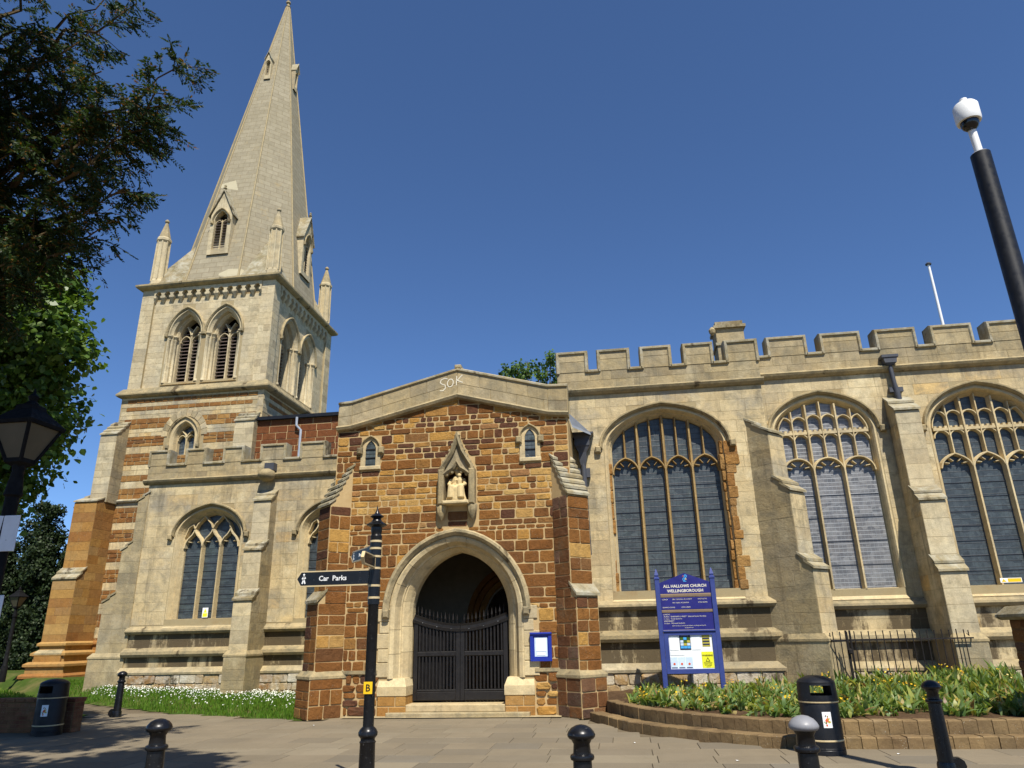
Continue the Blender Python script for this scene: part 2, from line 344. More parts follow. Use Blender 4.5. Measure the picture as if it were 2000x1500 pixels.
M['statue']=stone_mat('statue_limestone',[(0,srgb(214,194,148)),(1,srgb(206,186,140))],.1,0,.3,streak=.2)
M['signwhite']=paint('grey_white_sign',srgb(206,208,212),.45,.4)
M['spire_rib']=stone_mat('spire_rib_stone',[(0,srgb(160,148,118)),(1,srgb(168,156,126))],.2,0,.3)
M['mull_brown']=stone_mat('weathered_brown_mullion',[(0,srgb(150,126,84)),(.5,srgb(138,112,70)),(1,srgb(162,138,94))],.25,0,.6,streak=.3)
M['eroded']=stone_mat('eroded_ochre_stone',[(0,srgb(158,118,66)),(.4,srgb(142,102,58)),(.7,srgb(170,134,82)),(1,srgb(128,96,62))],.2,0,1.1,lichcol=srgb(120,100,68),grain=12,warm=srgb(160,116,60),con=.95)
# ------------------------------------------------------------------ masonry
POOL={}
CAMP=Vector((0,0,1.6))
def courses(v0,v1,h0,h1,r):
    out=[v0]; 
    while out[-1]<v1-h0*.6: out.append(out[-1]+r.uniform(h0,h1))
    k=(v1-v0)/(out[-1]-v0); return [v0+(x-v0)*k for x in out]
def isect(A,B):
    out=[]
    for a,b in A:
        for c,d in B:
            lo,hi=max(a,c),min(b,d)
            if hi-lo>.02: out.append((lo,hi))
    return out
def lay(kind,fr,allowed,vb,w0,w1,gap,d0,d1,mat,rough=0.,seed=1,gapv=None):
    """courses of separate stones in the allowed intervals of a wall; stones wait in POOL"""
    r=random.Random(seed); gapv=gap if gapv is None else gapv
    for k in range(len(vb)-1):
        a,b=vb[k]+gapv/2,vb[k+1]-gapv/2
        A,B=allowed(a),allowed(b)
        C=allowed((a+b)/2)
        if len(A)==len(B)==len(C): prs=list(zip(A,B))
        else:
            I=isect(isect(A,B),C); prs=[(i,i) for i in I]
        for (a0,a1),(b0,b1) in prs:
            lo,hi=min(a0,b0),max(a1,b1)
            if hi-lo<.06: continue
            n=max(1,round((hi-lo)/r.uniform(w0,w1)))
            js=[0]
            wts=[r.uniform(.6,1.5) for _ in range(n)]; s=sum(wts); acc=0
            for x in wts: acc+=x; js.append(acc/s)
            us=[lo+(hi-lo)*j for j in js]
            for i in range(n):
                q0=us[i]+gap/2 if i>0 else a0+gap/2; q1=us[i+1]-gap/2 if i<n-1 else a1-gap/2
                t0=us[i]+gap/2 if i>0 else b0+gap/2; t1=us[i+1]-gap/2 if i<n-1 else b1-gap/2
                if q1-q0<.03 and t1-t0<.03: continue
                q1=max(q1,q0+.004); t1=max(t1,t0+.004)
                POOL.setdefault(kind,[]).append((fr,[(q0,a),(q1,a),(t1,b),(t0,b)],r.uniform(d0,d1),(mat((a+b)/2,r.random()) if callable(mat) else mat),rough,r.random()))
def stone_mesh(mb,fr,q,d,rough,seed):
    r=random.Random(seed); P=fr.P
    if rough>0:
        out=[]
        for i in range(4):
            p,nx,pv=q[i],q[(i+1)%4],q[i-1]
            for t,ref in ((.0,pv),(.0,nx)):
                L=math.hypot(ref[0]-p[0],ref[1]-p[1]) or 1
                k=min(.3,(rough*r.uniform(.8,2.2))/L)
                out.append((p[0]+(ref[0]-p[0])*k+r.uniform(-rough,rough)*.5,p[1]+(ref[1]-p[1])*k+r.uniform(-rough,rough)*.5))
    else: out=list(q)
    cx=sum(p[0] for p in out)/len(out); cy=sum(p[1] for p in out)/len(out)
    w=min(max(p[0] for p in out)-min(p[0] for p in out),max(p[1] for p in out)-min(p[1] for p in out))
    bz=min(.3,(.009 if rough>0 else .0025)/max(w,.02)*2)
    def ins(p,k): return (p[0]+(cx-p[0])*k,p[1]+(cy-p[1])*k)
    r0=[P(*p,-.02) for p in out]; r1=[P(*p,d*.55) for p in out]
    r2_=[P(*ins(p,bz),d+(r.uniform(-.4,.4)*d*.5 if rough else 0)) for p in out]
    if rough>0:
        n=len(out); mb.rings([r0,r1,r2_],False,False); o=len(mb.v); mb.v.append(P(cx,cy,d*1.08))
        mb.f+=[(o-n+i,o-n+(i+1)%n,o) for i in range(n)]
    else: mb.rings([r0,r1,r2_],False,True)
def flush_pool(kind,name,parents,root,limit=300):
    """largest stones become objects, the rest one joined part"""
    L=POOL.get(kind,[])
    def score(s):
        fr,q,*_=s; c=Vector(fr.P(sum(p[0] for p in q)/4,sum(p[1] for p in q)/4,0))
        ar=abs((q[1][0]-q[0][0]+q[2][0]-q[3][0])*.5*(q[2][1]-q[0][1]))
        return -ar/((c-CAMP).length**2)
    L.sort(key=score); rest={}
    for i,s in enumerate(L):
        fr,q,d,mat,rough,sd=s
        if i<limit:
            mb=MB(); stone_mesh(mb,fr,q,d,rough,sd); mk(name,mb,M[mat],parents.get(id(fr),root))
        else: stone_mesh(rest.setdefault(mat,MB()),fr,q,d,rough,sd)
    if rest:
        mb=MB(); mats=list(rest); me_f=[]
        for mi,mname in enumerate(mats):
            n0=len(mb.f); mb.add(rest[mname].v,rest[mname].f); me_f+= [mi]*(len(mb.f)-n0)
        o=mk(name+'s',mb,None,root,kind='stuff')
        for mname in mats: o.data.materials.append(M[mname])
        o.data.polygons.foreach_set('material_index',np.array(me_f,dtype=np.int32))
# ------------------------------------------------------------------ arches and walls
def arch(uc,a,vs,h,n=12,kind='p'):
    """points from the left springing over the apex to the right springing"""
    L=[]
    for i in range(n+1):
        if kind=='p':
            if h>=a*.999:
                c=(h*h-a*a)/(2*a); Rr=a+c; th=math.pi-(math.pi-math.atan2(h,-c))*i/n
                L.append((c+Rr*math.cos(th),Rr*math.sin(th)))
            else:
                t=1-i/n; L.append((-a*t,h*(.6*math.sqrt(max(0,1-t**2.4))+.4*(1-t))))
        elif kind=='d':                 # depressed four-centred
            x=math.sin(math.pi/2*(1-i/n)); L.append((-a*x,h*(.78*max(0,1-x**2.6)**.5+.22*(1-x))))
        elif kind=='s':                 # nearly semi-elliptical
            x=math.sin(math.pi/2*(1-i/n)); L.append((-a*x,h*(.92*max(0,1-x**2.2)**.5+.08*(1-x))))
    pts=[(uc+x,vs+y) for x,y in L]; pts[0]=(uc-a,vs); pts[-1]=(uc,vs+h)
    return pts+[(2*uc-x,y) for x,y in reversed(pts[:-1])]
def arch_v(pts,u):
    for (x0,y0),(x1,y1) in zip(pts,pts[1:]):
        if x0<=u<=x1: return y0+(y1-y0)*((u-x0)/(x1-x0) if x1>x0 else 0)
    return pts[0][1]
def arch_half(uc,a,vs,h,kind,v,grow=0.):
    """half-width of the opening at height v"""
    if v<=vs: return a+grow
    p=arch(uc,a+grow,vs,h+grow*1.15,14,kind)
    for (x0,y0),(x1,y1) in zip(p[:15],p[1:15]):
        if y0<=v<=y1: return uc-(x0+(x1-x0)*((v-y0)/(y1-y0) if y1>y0 else 0))
    return None
class Op:
    def __init__(s,uc,a,sill,vs,h,kind='p'): s.uc,s.a,s.sill,s.vs,s.h,s.kind=uc,a,sill,vs,h,kind
    def pts(s,n=12): return arch(s.uc,s.a,s.vs,s.h,n,s.kind)
    def outline(s,g=0.,n=12,h=None): 
        p=arch(s.uc,s.a+g,s.vs,s.h+g*1.1,n,s.kind); return [(s.uc-s.a-g,s.sill)]+p+[(s.uc+s.a+g,s.sill)]
    def hole(s,grow,gsill=.0):
        def f(v):
            if v<s.sill-gsill: return None
            hw=arch_half(s.uc,s.a,s.vs,s.h,s.kind,v,grow)
            return None if hw is None else (s.uc-hw,s.uc+hw)
        return f
def region(u0,u1,holes,u0f=None,u1f=None):
    def al(v):
        I=[((u0f(v) if u0f else u0),(u1f(v) if u1f else u1))]
        for h in holes:
            x=h(v)
            if x is None: continue
            J=[]
            for a,b in I:
                if x[1]<=a or x[0]>=b: J.append((a,b)); continue
                if x[0]-a>.02: J.append((a,x[0]))
                if b-x[1]>.02: J.append((x[1],b))
            I=J
        return [i for i in I if i[1]-i[0]>.02]
    return al
def rect_hole(a,b,c,d): return lambda v:(a,b) if c<=v<=d else None
def wall(mb,fr,u0,u1,v0,top,ops,depth=.5,n=0.):
    """front face of a wall with arched openings and their reveals; top = [(u,v),...]"""
    P=fr.P
    def T(u):
        for (x0,y0),(x1,y1) in zip(top,top[1:]):
            if x0<=u<=x1: return y0+(y1-y0)*(u-x0)/(x1-x0)
        return top[-1][1] if u>top[-1][0] else top[0][1]
    brk=sorted(set([u0,u1]+[x for x,_ in top if u0<x<u1]))
    def solid(a,b,lo):
        us=[a]+[x for x in brk if a<x<b]+[b]
        for p,q in zip(us,us[1:]): mb.add([P(p,lo,n),P(q,lo,n),P(q,T(q),n),P(p,T(p),n)],[(0,1,2,3)])
    cur=u0
    for o in sorted(ops,key=lambda o:o.uc):
        solid(cur,o.uc-o.a,v0); cur=o.uc+o.a
        if o.sill>v0: mb.add([P(o.uc-o.a,v0,n),P(o.uc+o.a,v0,n),P(o.uc+o.a,o.sill,n),P(o.uc-o.a,o.sill,n)],[(0,1,2,3)])
        pts=o.pts()
        for (x0,y0),(x1,y1) in zip(pts,pts[1:]):
            us=[x0]+[x for x in brk if x0<x<x1]+[x1]
            for p,q in zip(us,us[1:]):
                f=lambda x:y0+(y1-y0)*(x-x0)/(x1-x0) if x1>x0 else y0
                mb.add([P(p,f(p),n),P(q,f(q),n),P(q,T(q),n),P(p,T(p),n)],[(0,1,2,3)])
        ol=o.outline()
        ring=[P(u,v,n) for u,v in ol]; back=[P(u,v,n-depth) for u,v in ol]
        mb.rings([ring,back],False,False)
    solid(cur,u1,v0)
def hood(parent,fr,o,g,w=.11,d=.1,drop=.0,mat='string',stops=True,wide=.0,name='hood_mould'):
    p=arch(o.uc,o.a+g,o.vs,o.h+g*1.1,12,o.kind)
    if drop: p=[(p[0][0],p[0][1]-drop)]+p+[(p[-1][0],p[-1][1]-drop)]
    if wide: p=[(p[0][0]-wide,p[0][1])]+p+[(p[-1][0]+wide,p[-1][1])]
    mb=MB().sweep(fr,p,[(0,-.01),(0,d*.45),(w*.45,d),(w*.8,d),(w,d*.55),(w,-.01)])
    hm=mk(name,mb,M[mat],parent)
    if stops:
        for s,(u,v) in ((-1,p[0]),(1,p[-1])):
            mk('label_stop',MB().bbox(fr,u-.07+s*.05,u+.07+s*.05,v-.10,v+.07,-.01,d*1.15,.03),M[mat],hm)
# ------------------------------------------------------------------ the church
church=thing('church',(-5,20,0),'old limestone and ironstone parish church with tall spire, gabled porch and battlements','church')
PAR={}
def reg(fr,o): PAR[id(fr)]=o
# ---- porch
FP=south(16.0)
PT=[(-6.55,6.40),(-6.22,6.42),(-3.58,7.05),(-1.40,6.47),(-.96,6.43)]
DOOR=Op(-3.6,1.48,0,2.1,1.62,'p')
mb=MB(); wall(mb,FP,-6.55,-.96,0,[(-6.55,4.5),(-.96,4.5)],[DOOR],.3)
NOP=Op(-3.565,.29,4.5,5.12,.32,'p'); wall(mb,FP,-6.55,-.96,4.5,PT,[NOP],.34)
mb.add([(-6.55,16,0),(-6.55,21.5,0),(-6.55,21.5,6.5),(-6.55,16,6.4)],[(0,1,2,3)])
mb.add([(-.96,16,0),(-.96,18.2,0),(-.96,18.2,6.5),(-.96,16,6.43)],[(0,1,2,3)])
porch=mk('porch',mb,M['mortar'],church); porch['label']='gabled south porch of rusty ironstone rubble with pale lime mortar'
reg(FP,porch)
rp=random.Random(11)
NICHE=(-4.02,-3.10,4.25,5.75); WL=(-5.93,-5.45,5.42,6.12); WR=(-2.1,-1.62,5.42,6.2)
def niche_hole(v):
    if v<4.44 or v>6.0: return None
    if v<5.25: return (-4.0,-3.12)
    k=(6.0-v)/.75; return (-3.56-.40*k-.05,-3.56+.40*k+.05)
def slope_in(v,a=-6.55,b=-.96):
    # gable limits
    if v<=6.38: return (a,b)
    k=(v-6.40)/(7.05-6.40); 
    return (-6.3+2.72*k+.05,-1.3-2.28*k-.05) if k<1 else (-3.6,-3.6)
jamb=lambda v: (-3.6-1.82,-3.6+1.82) if .75<v<2.2 else None
plint=lambda v: (-3.6-1.72,-3.6+1.72) if v<=.75 else None
al=region(0,0,[DOOR.hole(.16),jamb,plint,niche_hole,rect_hole(-4.06,-3.80,4.05,4.44),rect_hole(-3.33,-3.08,4.05,4.44),rect_hole(*WL),rect_hole(*WR)],lambda v:slope_in(v)[0]+.01,lambda v:slope_in(v)[1]-.01)
def vcourses(v0,v1,hs):
    out=[v0]
    while out[-1]<v1-.08: out.append(out[-1]+rp.choice(hs)*rp.uniform(.92,1.08))
    k=(v1-v0)/(out[-1]-v0); return [v0+(x-v0)*k for x in out]
vb=vcourses(.88,4.3,(.11,.14,.19,.24,.27,.21))+vcourses(4.3,5.2,(.10,.13,.17))[1:]+vcourses(5.2,7.0,(.13,.17,.22,.25,.15))[1:]
def pmat(v,r_):
    if 4.3<v<5.15: return 'ironoch' if r_<.74 else 'iron'
    if v>5.15: return 'ironoch' if r_<.24 else ('irondk' if r_<.48 else 'iron')
    return 'ironoch' if r_<.06 else ('irondk' if r_<.13 else 'iron')
lay('iron',FP,al,vb,.20,.50,.026,.004,.018,pmat,.015,21)
bmix=lambda v,r_:'ironoch' if r_<.2 else ('irondk' if r_<.35 else 'iron')
al2=region(-6.55,-.96,[plint,DOOR.hole(.16)]); 
lay('iron',FP,al2,courses(.02,.86,.12,.2,rp),.2,.42,.03,.012,.05,bmix,.022,22)
# quoin-like pale jamb stones beside the door
for s in (-1,1):
    for k,v in enumerate([.78,1.08,1.36,1.68,1.92]):
        v1=[1.08,1.36,1.68,1.92,2.2][k]; e=[.32,.24,.34,.22,.30][k]
        u0,u1=-3.6+s*1.49,-3.6+s*(1.49+e)
        mk('jamb_stone',MB().bbox(FP,min(u0,u1),max(u0,u1),v+.006,v1-.006,-.02,.03,.01),M['cream_plain'],porch)
# moulded door arch: two orders of voussoirs plus a hood
def voussoirs(parent,fr,path,prof,n,mat,name):
    L=[0]; 
    for p,q in zip(path,path[1:]): L.append(L[-1]+math.hypot(q[0]-p[0],q[1]-p[1]))
    def at(d):
        for i in range(len(L)-1):
            if L[i]<=d<=L[i+1]+1e-9:
                t=(d-L[i])/(L[i+1]-L[i]); return (path[i][0]+(path[i+1][0]-path[i][0])*t,path[i][1]+(path[i+1][1]-path[i][1])*t)
        return path[-1]
    for k in range(n):
        a,b=L[-1]*k/n+.004,L[-1]*(k+1)/n-.004
        pp=[at(a)]+[path[i] for i in range(len(path)) if a+.02<L[i]<b-.02]+[at(b)]
        mk(name,MB().sweep(fr,pp,prof),M[mat],parent)
out1=arch(-3.6,1.48,2.1,1.62,16,'p'); 
full=[(-5.08,.75)]+out1+[(-2.12,.75)]
voussoirs(porch,FP,full,[(0,-.5),(.02,.02),(-.02,.035),(-.10,.0),(-.17,-.19),(-.20,-.20),(-.20,-.5)],15,'cream_plain','arch_stone')
in1=[(-3.6-1.27,.75)]+arch(-3.6,1.27,2.1,1.50,16,'p')+[(-3.6+1.27,.75)]
voussoirs(porch,FP,in1,[(.05,-.7),(.05,-.22),(-.03,-.24),(-.12,-.36),(-.17,-.46),(-.17,-.7)],13,'cream_plain','arch_stone')
hood(porch,FP,DOOR,.03,.15,.13,.0,'string')
for s in (-1,1):
    u0,u1=sorted((-3.6+s*1.06,-3.6+s*1.70))
    g=MB()
    g.prism([(u0,.42),(u1,.42),(u1,.60),(u0+.0,.60)],FP,-.62,.06)
    mk('jamb_base',g,M['cream_plain'],porch)
    um=u1-.02 if s>0 else u0+.02; q0,q1=sorted((-3.6+s*1.12,um)); mk('jamb_base',MB().add([FP.P(u0,.60,.06),FP.P(u1,.60,.06),FP.P(q1,.76,-.02),FP.P(q0,.76,-.02),FP.P(u0,.60,-.62),FP.P(u1,.6,-.62),FP.P(q1,.76,-.62),FP.P(q0,.76,-.62)],[(0,1,2,3),(3,2,6,7),(4,0,3,7),(1,5,6,2)]),M['cream_plain'],porch)
    for k,(v0,v1) in enumerate(((.0,.2),(.21,.41))):
        m_=(u0+u1)/2+(.08 if k else -.06)
        for a,b in ((u0+.01,m_-.006),(m_+.006,u1-.01)):
            mk('plinth_block',MB().bbox(FP,a,b,v0+.005,v1,-.6,.05,.012),M['ochre'],porch)
    mk('plinth_core',MB().fbox(FP,u0+.015,u1-.015,0,.42,-.58,.04),M['mortar'],porch)
# step, threshold
mk('step',MB().bbox(FP,-5.05,-2.0,.0,.10,-.6,.22,.015),M['grey'],porch)
mk('threshold',MB().bbox(FP,-4.68,-2.52,.10,.24,-.75,.02,.012),M['cream_plain'],porch)
# plinth course of the porch front
for a,b in ((-6.55,-5.32),(-1.88,-.96)):
    mk('plinth_course',MB().prism([(a,.86),(b,.86),(b,.93),(a,.93)],FP,-.02,.05),M['string'],porch)
# parapet gable band
PB=[(-6.57,6.40),(-6.22,6.42),(-3.58,7.05),(-1.40,6.47),(-.93,6.43)]
PTt=[(-6.57,7.05),(-6.25,7.07),(-3.59,7.74),(-1.42,7.16),(-.93,7.14)]
mbp=MB(); pl=PB+list(reversed(PTt)); mbp.prism(pl,FP,-.35,.02); ppar=mk('gable_parapet',mbp,M['mortar_pale'],porch)
def lerp(P,u):
    for (x0,y0),(x1,y1) in zip(P,P[1:]):
        if x0<=u<=x1: return y0+(y1-y0)*(u-x0)/(x1-x0)
    return P[-1][1]
rr=random.Random(5)
for row,(k0,k1) in enumerate(((.06,.5),(.5,.97))):
    u=-6.56; nodes=[-6.22,-3.58,-1.40,-.94]
    while u<-.96:
        w_=rr.uniform(.42,.85); e=min(u+w_,-.94)
        for nd in nodes:
            if u+.05<nd<e: e=nd
        if -.94-e<.2: e=-.94
        def q(uu,k): return (uu,lerp(PB,uu)+(lerp(PTt,uu)-lerp(PB,uu))*k)
        g=MB(); stone_mesh(g,Fr((0,15.98,0),(1,0,0)),[q(u+.006,k0),q(e-.006,k0),q(e-.006,k1-.012),q(u+.006,k1-.012)],.012,0,rr.random())
        mk('parapet_block',g,M['grey'],ppar); u=e
mk('parapet_string',MB().sweep(FP,PB,[(-.07,-.02),(-.03,.10),(.03,.13),(.07,.10),(.09,-.02)]),M['string'],porch)
mk('parapet_coping',MB().sweep(FP,PTt,[(-.03,-.45),(-.03,.03),(-.01,.07),(.03,.07),(.08,-.04),(.08,-.38)]),M['tile'],porch)
mk('apex_block',MB().bbox(FP,-3.66,-3.50,7.78,7.88,-.3,.05,.02),M['tile'],porch)
# small lancets
for (u0,u1,v0,v1) in ((-5.83,-5.57,5.45,6.04),(-1.98,-1.73,5.45,6.10)):
    uc=(u0+u1)/2; a=(u1-u0)/2
    o=Op(uc,a,v0,v1-.2,.22,'p')
    lw=mk('lancet_window',MB().sweep(FP,[(u0,v0)]+arch(uc,a,v1-.2,.24,6,'p')+[(u1,v0)],[(-.01,-.16),(-.01,.0),(.0,.035),(.11,.035),(.11,-.02)]),M['cream_plain'],porch)
    mk('sill',MB().bbox(FP,u0-.13,u1+.13,v0-.09,v0+.005,-.1,.06,.015),M['cream_plain'],lw)
    ol=[(u0,v0)]+arch(uc,a,v1-.2,.24,6,'p')+[(u1,v0)]
    mk('pane',MB().add([FP.P(x,y,.012) for x,y in reversed(ol)],[tuple(range(len(ol)))]),M['glass_small'],lw)
    hood(lw,FP,Op(uc,a+.06,v1-.18,v1-.18,.26,'p'),.02,.055,.09,.02,'string')
    for k in (1,2): mk('saddle_bar',MB().fbox(FP,u0,u1,v0+.2*k,v0+.2*k+.015,-.0,.03),M['iron_rail'],lw)
# niche with ogee canopy
nb=MB()
FN=south(15.97)
nc=-3.565
mk('niche',MB().fbox(FP,nc-.34,nc+.34,4.4,5.5,-.40,-.33),M['ironsh'],porch)
niche=mk('niche_canopy',MB().sweep(FP,[(nc-.36,5.18),(nc-.33,5.32),(nc-.23,5.48),(nc-.12,5.66),(nc-.05,5.86),(nc,6.02),(nc+.05,5.86),(nc+.12,5.66),(nc+.23,5.48),(nc+.33,5.32),(nc+.36,5.18)],[(-.055,-.02),(-.055,.16),(0,.22),(.045,.18),(.055,-.02)]),M['string'],porch)
mk('canopy_arch',MB().sweep(FP,[(nc-.30,5.12),(nc-.2,5.20),(nc-.09,5.27),(nc,5.42),(nc+.09,5.27),(nc+.2,5.20),(nc+.30,5.12)],[(-.05,-.02),(-.05,.18),(0,.23),(.04,.20),(.05,-.02)]),M['string'],niche)
mk('canopy_panel',MB().prism([(nc-.30,5.2),(nc+.30,5.2),(nc+.2,5.48),(nc+.08,5.74),(nc,5.95),(nc-.08,5.74),(nc-.2,5.48)],FP,.0,.10),M['grey'],niche)
for s in (-1,1):
    mk('niche_shaft',MB().bbox(FP,nc+s*.36-.07,nc+s*.36+.07,4.42,5.24,-.02,.24,.03),M['string'],niche)
    cb=MB().rings([[FP.P(nc+s*.36+math.cos(t)*r,v,.10+max(-.1,math.sin(t)*r)) for t in [i*math.pi/4 for i in range(8)]] for r,v in ((.02,4.08),(.07,4.16),(.11,4.28),(.12,4.40),(.10,4.44))])
    mk('corbel',cb,M['string'],niche,smooth=40)
    for k in range(5):
        t=k/5; mk('crocket',MB().lathe([(.0,-.02),(.035,0),(.03,.04),(0,.06)],FP.P(nc+s*(.38-.34*t),5.28+.66*t,.14),6),M['string'],niche)
    for k in range(2): mk('cusp',MB().lathe([(.0,-.05),(.035,-.02),(.04,.02),(0,.04)],FP.P(nc+s*(.11+.12*k),5.17-.05*k,.15),6),M['string'],niche)
mk('finial',MB().lathe([(.04,-.06),(.055,0),(.075,.04),(.05,.09),(.02,.12)],FP.P(nc,6.02,.10),8),M['string'],niche)
mk('niche_sill',MB().bbox(FP,nc-.30,nc+.30,4.42,4.50,-.02,.30,.02),M['cream_plain'],niche)
# ---- diagonal porch buttresses
def buttress(parent,corner,dirv,width,stages,mat,slabmat,kind,matl,base=None,slabs=(6,2),cap_mat=None,seed=3,course=(.2,.3),gap=.02,rough=.011,mortar='mortar',bw=(.26,.5),depth=(.005,.018),inner=.5):
    """stages from the top: (projection, z0, z1, rise of the weathering above z1, length of the stage below it)"""
    d=Vector((dirv[0],dirv[1],0)).normalized(); side=Vector((-d.y,d.x,0)); r=random.Random(seed)
    C=Vector((corner[0],corner[1],0)); core=MB(); hw=width/2
    bo=None; t0=-.27 if abs(d.x*d.y)>.1 else -.02
    stages=[(p,(min(z0,stages[k+1][2]-.02) if k+1<len(stages) else (min(z0,base[1]) if base else z0)),z1,rise) for k,(p,z0,z1,rise) in enumerate(stages)]
    for k,(p,z0,z1,rise) in enumerate(stages):
        def Q(s,t,z): q=C+side*s+d*t; return (q.x,q.y,z)
        core.add([Q(-hw,-inner,z0),Q(hw,-inner,z0),Q(hw,p,z0),Q(-hw,p,z0),Q(-hw,-inner,z1),Q(hw,-inner,z1),Q(hw,p,z1),Q(-hw,p,z1)],[(0,1,2,3),(4,5,6,7),(0,1,5,4),(1,2,6,5),(2,3,7,6),(3,0,4,7)])
        pp=stages[k-1][0] if k>0 else t0
        core.add([Q(-hw,p,z1),Q(hw,p,z1),Q(hw,pp,z1+rise),Q(-hw,pp,z1+rise),Q(-hw,pp,z1),Q(hw,pp,z1)],[(0,1,2,3),(0,3,4),(1,5,2)])
    bo=mk('buttress',core,M[mortar],parent)
    for k,(p,z0,z1,rise) in enumerate(stages):
        pp=stages[k-1][0] if k>0 else t0
        # weathering slabs, stepped like thick tiles
        n=slabs[0] if k==0 else slabs[1]
        for i in range(n):
            k0,k1=i/n,(i+1)/n
            ta=pp+(p-pp)*k0; tb=pp+(p-pp)*k1+.05; za=z1+rise*(1-k0); zb=z1+rise*(1-k1)
            th=.05+.012*r.random()
            g=MB(); h2=hw+.03
            def Q(s,t,z): q=C+side*s+d*t; return (q.x,q.y,z)
            g.add([Q(-h2,ta-.04,za),Q(h2,ta-.04,za),Q(h2,tb,zb+.01),Q(-h2,tb,zb+.01),Q(-h2,ta-.04,za+th),Q(h2,ta-.04,za+th),Q(h2,tb,zb+.01+th),Q(-h2,tb,zb+.01+th)],
                  [(3,2,1,0),(4,5,6,7),(0,1,5,4),(1,2,6,5),(2,3,7,6),(3,0,4,7)])
            mk('weathering_slab',g,M[slabmat],bo)
        for which in ('end','left','right'):
            if which=='end': O=C+d*p; fr=Fr((O.x,O.y,0),(-side.x,-side.y,0)); u0,u1=-hw,hw
            elif which=='left':
                O=C+side*(-hw); fr=Fr((O.x,O.y,0),(d.x,d.y,0)) ; u0,u1=t0,p
            else:
                O=C+side*hw; fr=Fr((O.x,O.y,0),(-d.x,-d.y,0)); u0,u1=-p,-t0
            # keep the frame's normal pointing out
            want=d if which=='end' else (side*(-1) if which=='left' else side)
            if fr.N.dot(want)<0:
                fr=Fr(fr.O,-fr.U); u0,u1=-u1,-u0
            PAR[id(fr)]=bo; KEEP.append(fr)
            mm=mat[which] if isinstance(mat,dict) else mat
            hi=z1 if which=='end' else z1+rise*.35
            lay(kind,fr,lambda v,u0=u0,u1=u1:[(u0+.004,u1-.004)],courses(z0+.005,hi-.01 if which=='end' else z1-.01,course[0],course[1],r),bw[0],bw[1],gap,depth[0],depth[1],mm,rough,r.random())
    if base:
        p,z1=base; h2=hw+.05
        def Q(s,t,z): q=C+side*s+d*t; return (q.x,q.y,z)
        mk('buttress_plinth',MB().add([Q(-h2,-inner,0),Q(h2,-inner,0),Q(h2,p,0),Q(-h2,p,0),Q(-h2,-inner,z1),Q(h2,-inner,z1),Q(h2,p,z1),Q(-h2,p,z1)],
            [(0,1,5,4),(1,2,6,5),(2,3,7,6),(3,0,4,7)]),M[mortar],bo)
        mk('plinth_capping',MB().add([Q(-h2-.02,-inner,z1-.05),Q(h2+.02,-inner,z1-.05),Q(h2+.02,p+.02,z1-.05),Q(-h2-.02,p+.02,z1-.05),Q(-h2-.02,-inner,z1),Q(h2+.02,-inner,z1),Q(h2+.02,p+.02,z1),Q(-h2-.02,p+.02,z1),Q(-hw,-inner,z1+.12),Q(hw,-inner,z1+.12),Q(hw,p-.1,z1+.12),Q(-hw,p-.1,z1+.12)],
            [(0,1,2,3),(0,1,5,4),(1,2,6,5),(2,3,7,6),(3,0,4,7),(5,6,10,9),(6,7,11,10),(7,4,8,11),(8,9,10,11)]),M['string'],bo)
        for which in ('end','left','right'):
            if which=='end': O=C+d*p; U=-side; want=d; u0,u1=-h2,h2
            elif which=='left': O=C-side*h2; U=d; want=-side; u0,u1=t0,p
            else: O=C+side*h2; U=-d; want=side; u0,u1=-p,-t0
            fr=Fr((O.x,O.y,0),U)
            if fr.N.dot(want)<0: fr=Fr(fr.O,-fr.U); u0,u1=-u1,-u0
            PAR[id(fr)]=bo; KEEP.append(fr)
            lay(kind,fr,lambda v,u0=u0,u1=u1:[(u0+.004,u1-.004)],courses(.0,z1-.055,course[0]*.9,course[1],r),bw[0],bw[1],gap,depth[0],depth[1],matl,rough,r.random())
    return bo
KEEP=[]
PBS=[(.24,2.62,4.50,1.0),(.38,.85,2.34,.26)]
bmat=lambda v,r_:'ironoch' if r_<.16 else ('irondk' if r_<.26 else 'iron')
b1=buttress(porch,(-6.53,16.02),(-1,-1),.64,PBS,bmat,'tile','iron','iron',(.48,.84),(7,1),seed=31,bw=(.28,.55)); b1['label']='diagonal ironstone buttress on the left corner of the porch'
b2=buttress(porch,(-.98,16.02),(1,-1),.62,PBS,{'end':bmat,'left':'ironsh','right':'ironsh'},'tile','iron','ironsh',(.46,.80),(7,1),seed=32,bw=(.24,.46)); b2['label']='worn diagonal ironstone buttress on the right corner of the porch'  # side faces in darker stone: their grazing sun put into the colour
# ---- porch interior: plastered vault, inner doorway
FI=south(20.4)
g=MB()
g.add([(-6.0,16.6,0),(-6.0,20.4,0),(-6.0,20.4,4.8),(-6.0,16.6,4.8)],[(0,1,2,3)])
g.add([(-1.35,16.6,0),(-1.35,20.4,0),(-1.35,20.4,4.8),(-1.35,16.6,4.8)],[(3,2,1,0)])
wall(g,FI,-6.0,-1.35,0,[(-6,5.2),(-1.35,5.2)],[Op(-2.9,.85,0,1.9,1.05,'s')],.3)
g.add([(-6,16.62,0),(-5.0,16.62,0),(-5.0,16.62,4.8),(-6,16.62,4.8)],[(0,1,2,3)]); g.add([(-2.2,16.62,0),(-1.35,16.62,0),(-1.35,16.62,4.8),(-2.2,16.62,4.8)],[(0,1,2,3)])
va=[( -6.0+4.65*i/12, 3.3+1.5*math.sin(math.pi*i/12)) for i in range(13)]
g.rings([[(x,16.45,z) for x,z in va],[(x,20.4,z) for x,z in va]],False,False,False)
inn=mk('porch_interior',g,M['plaster'],church)
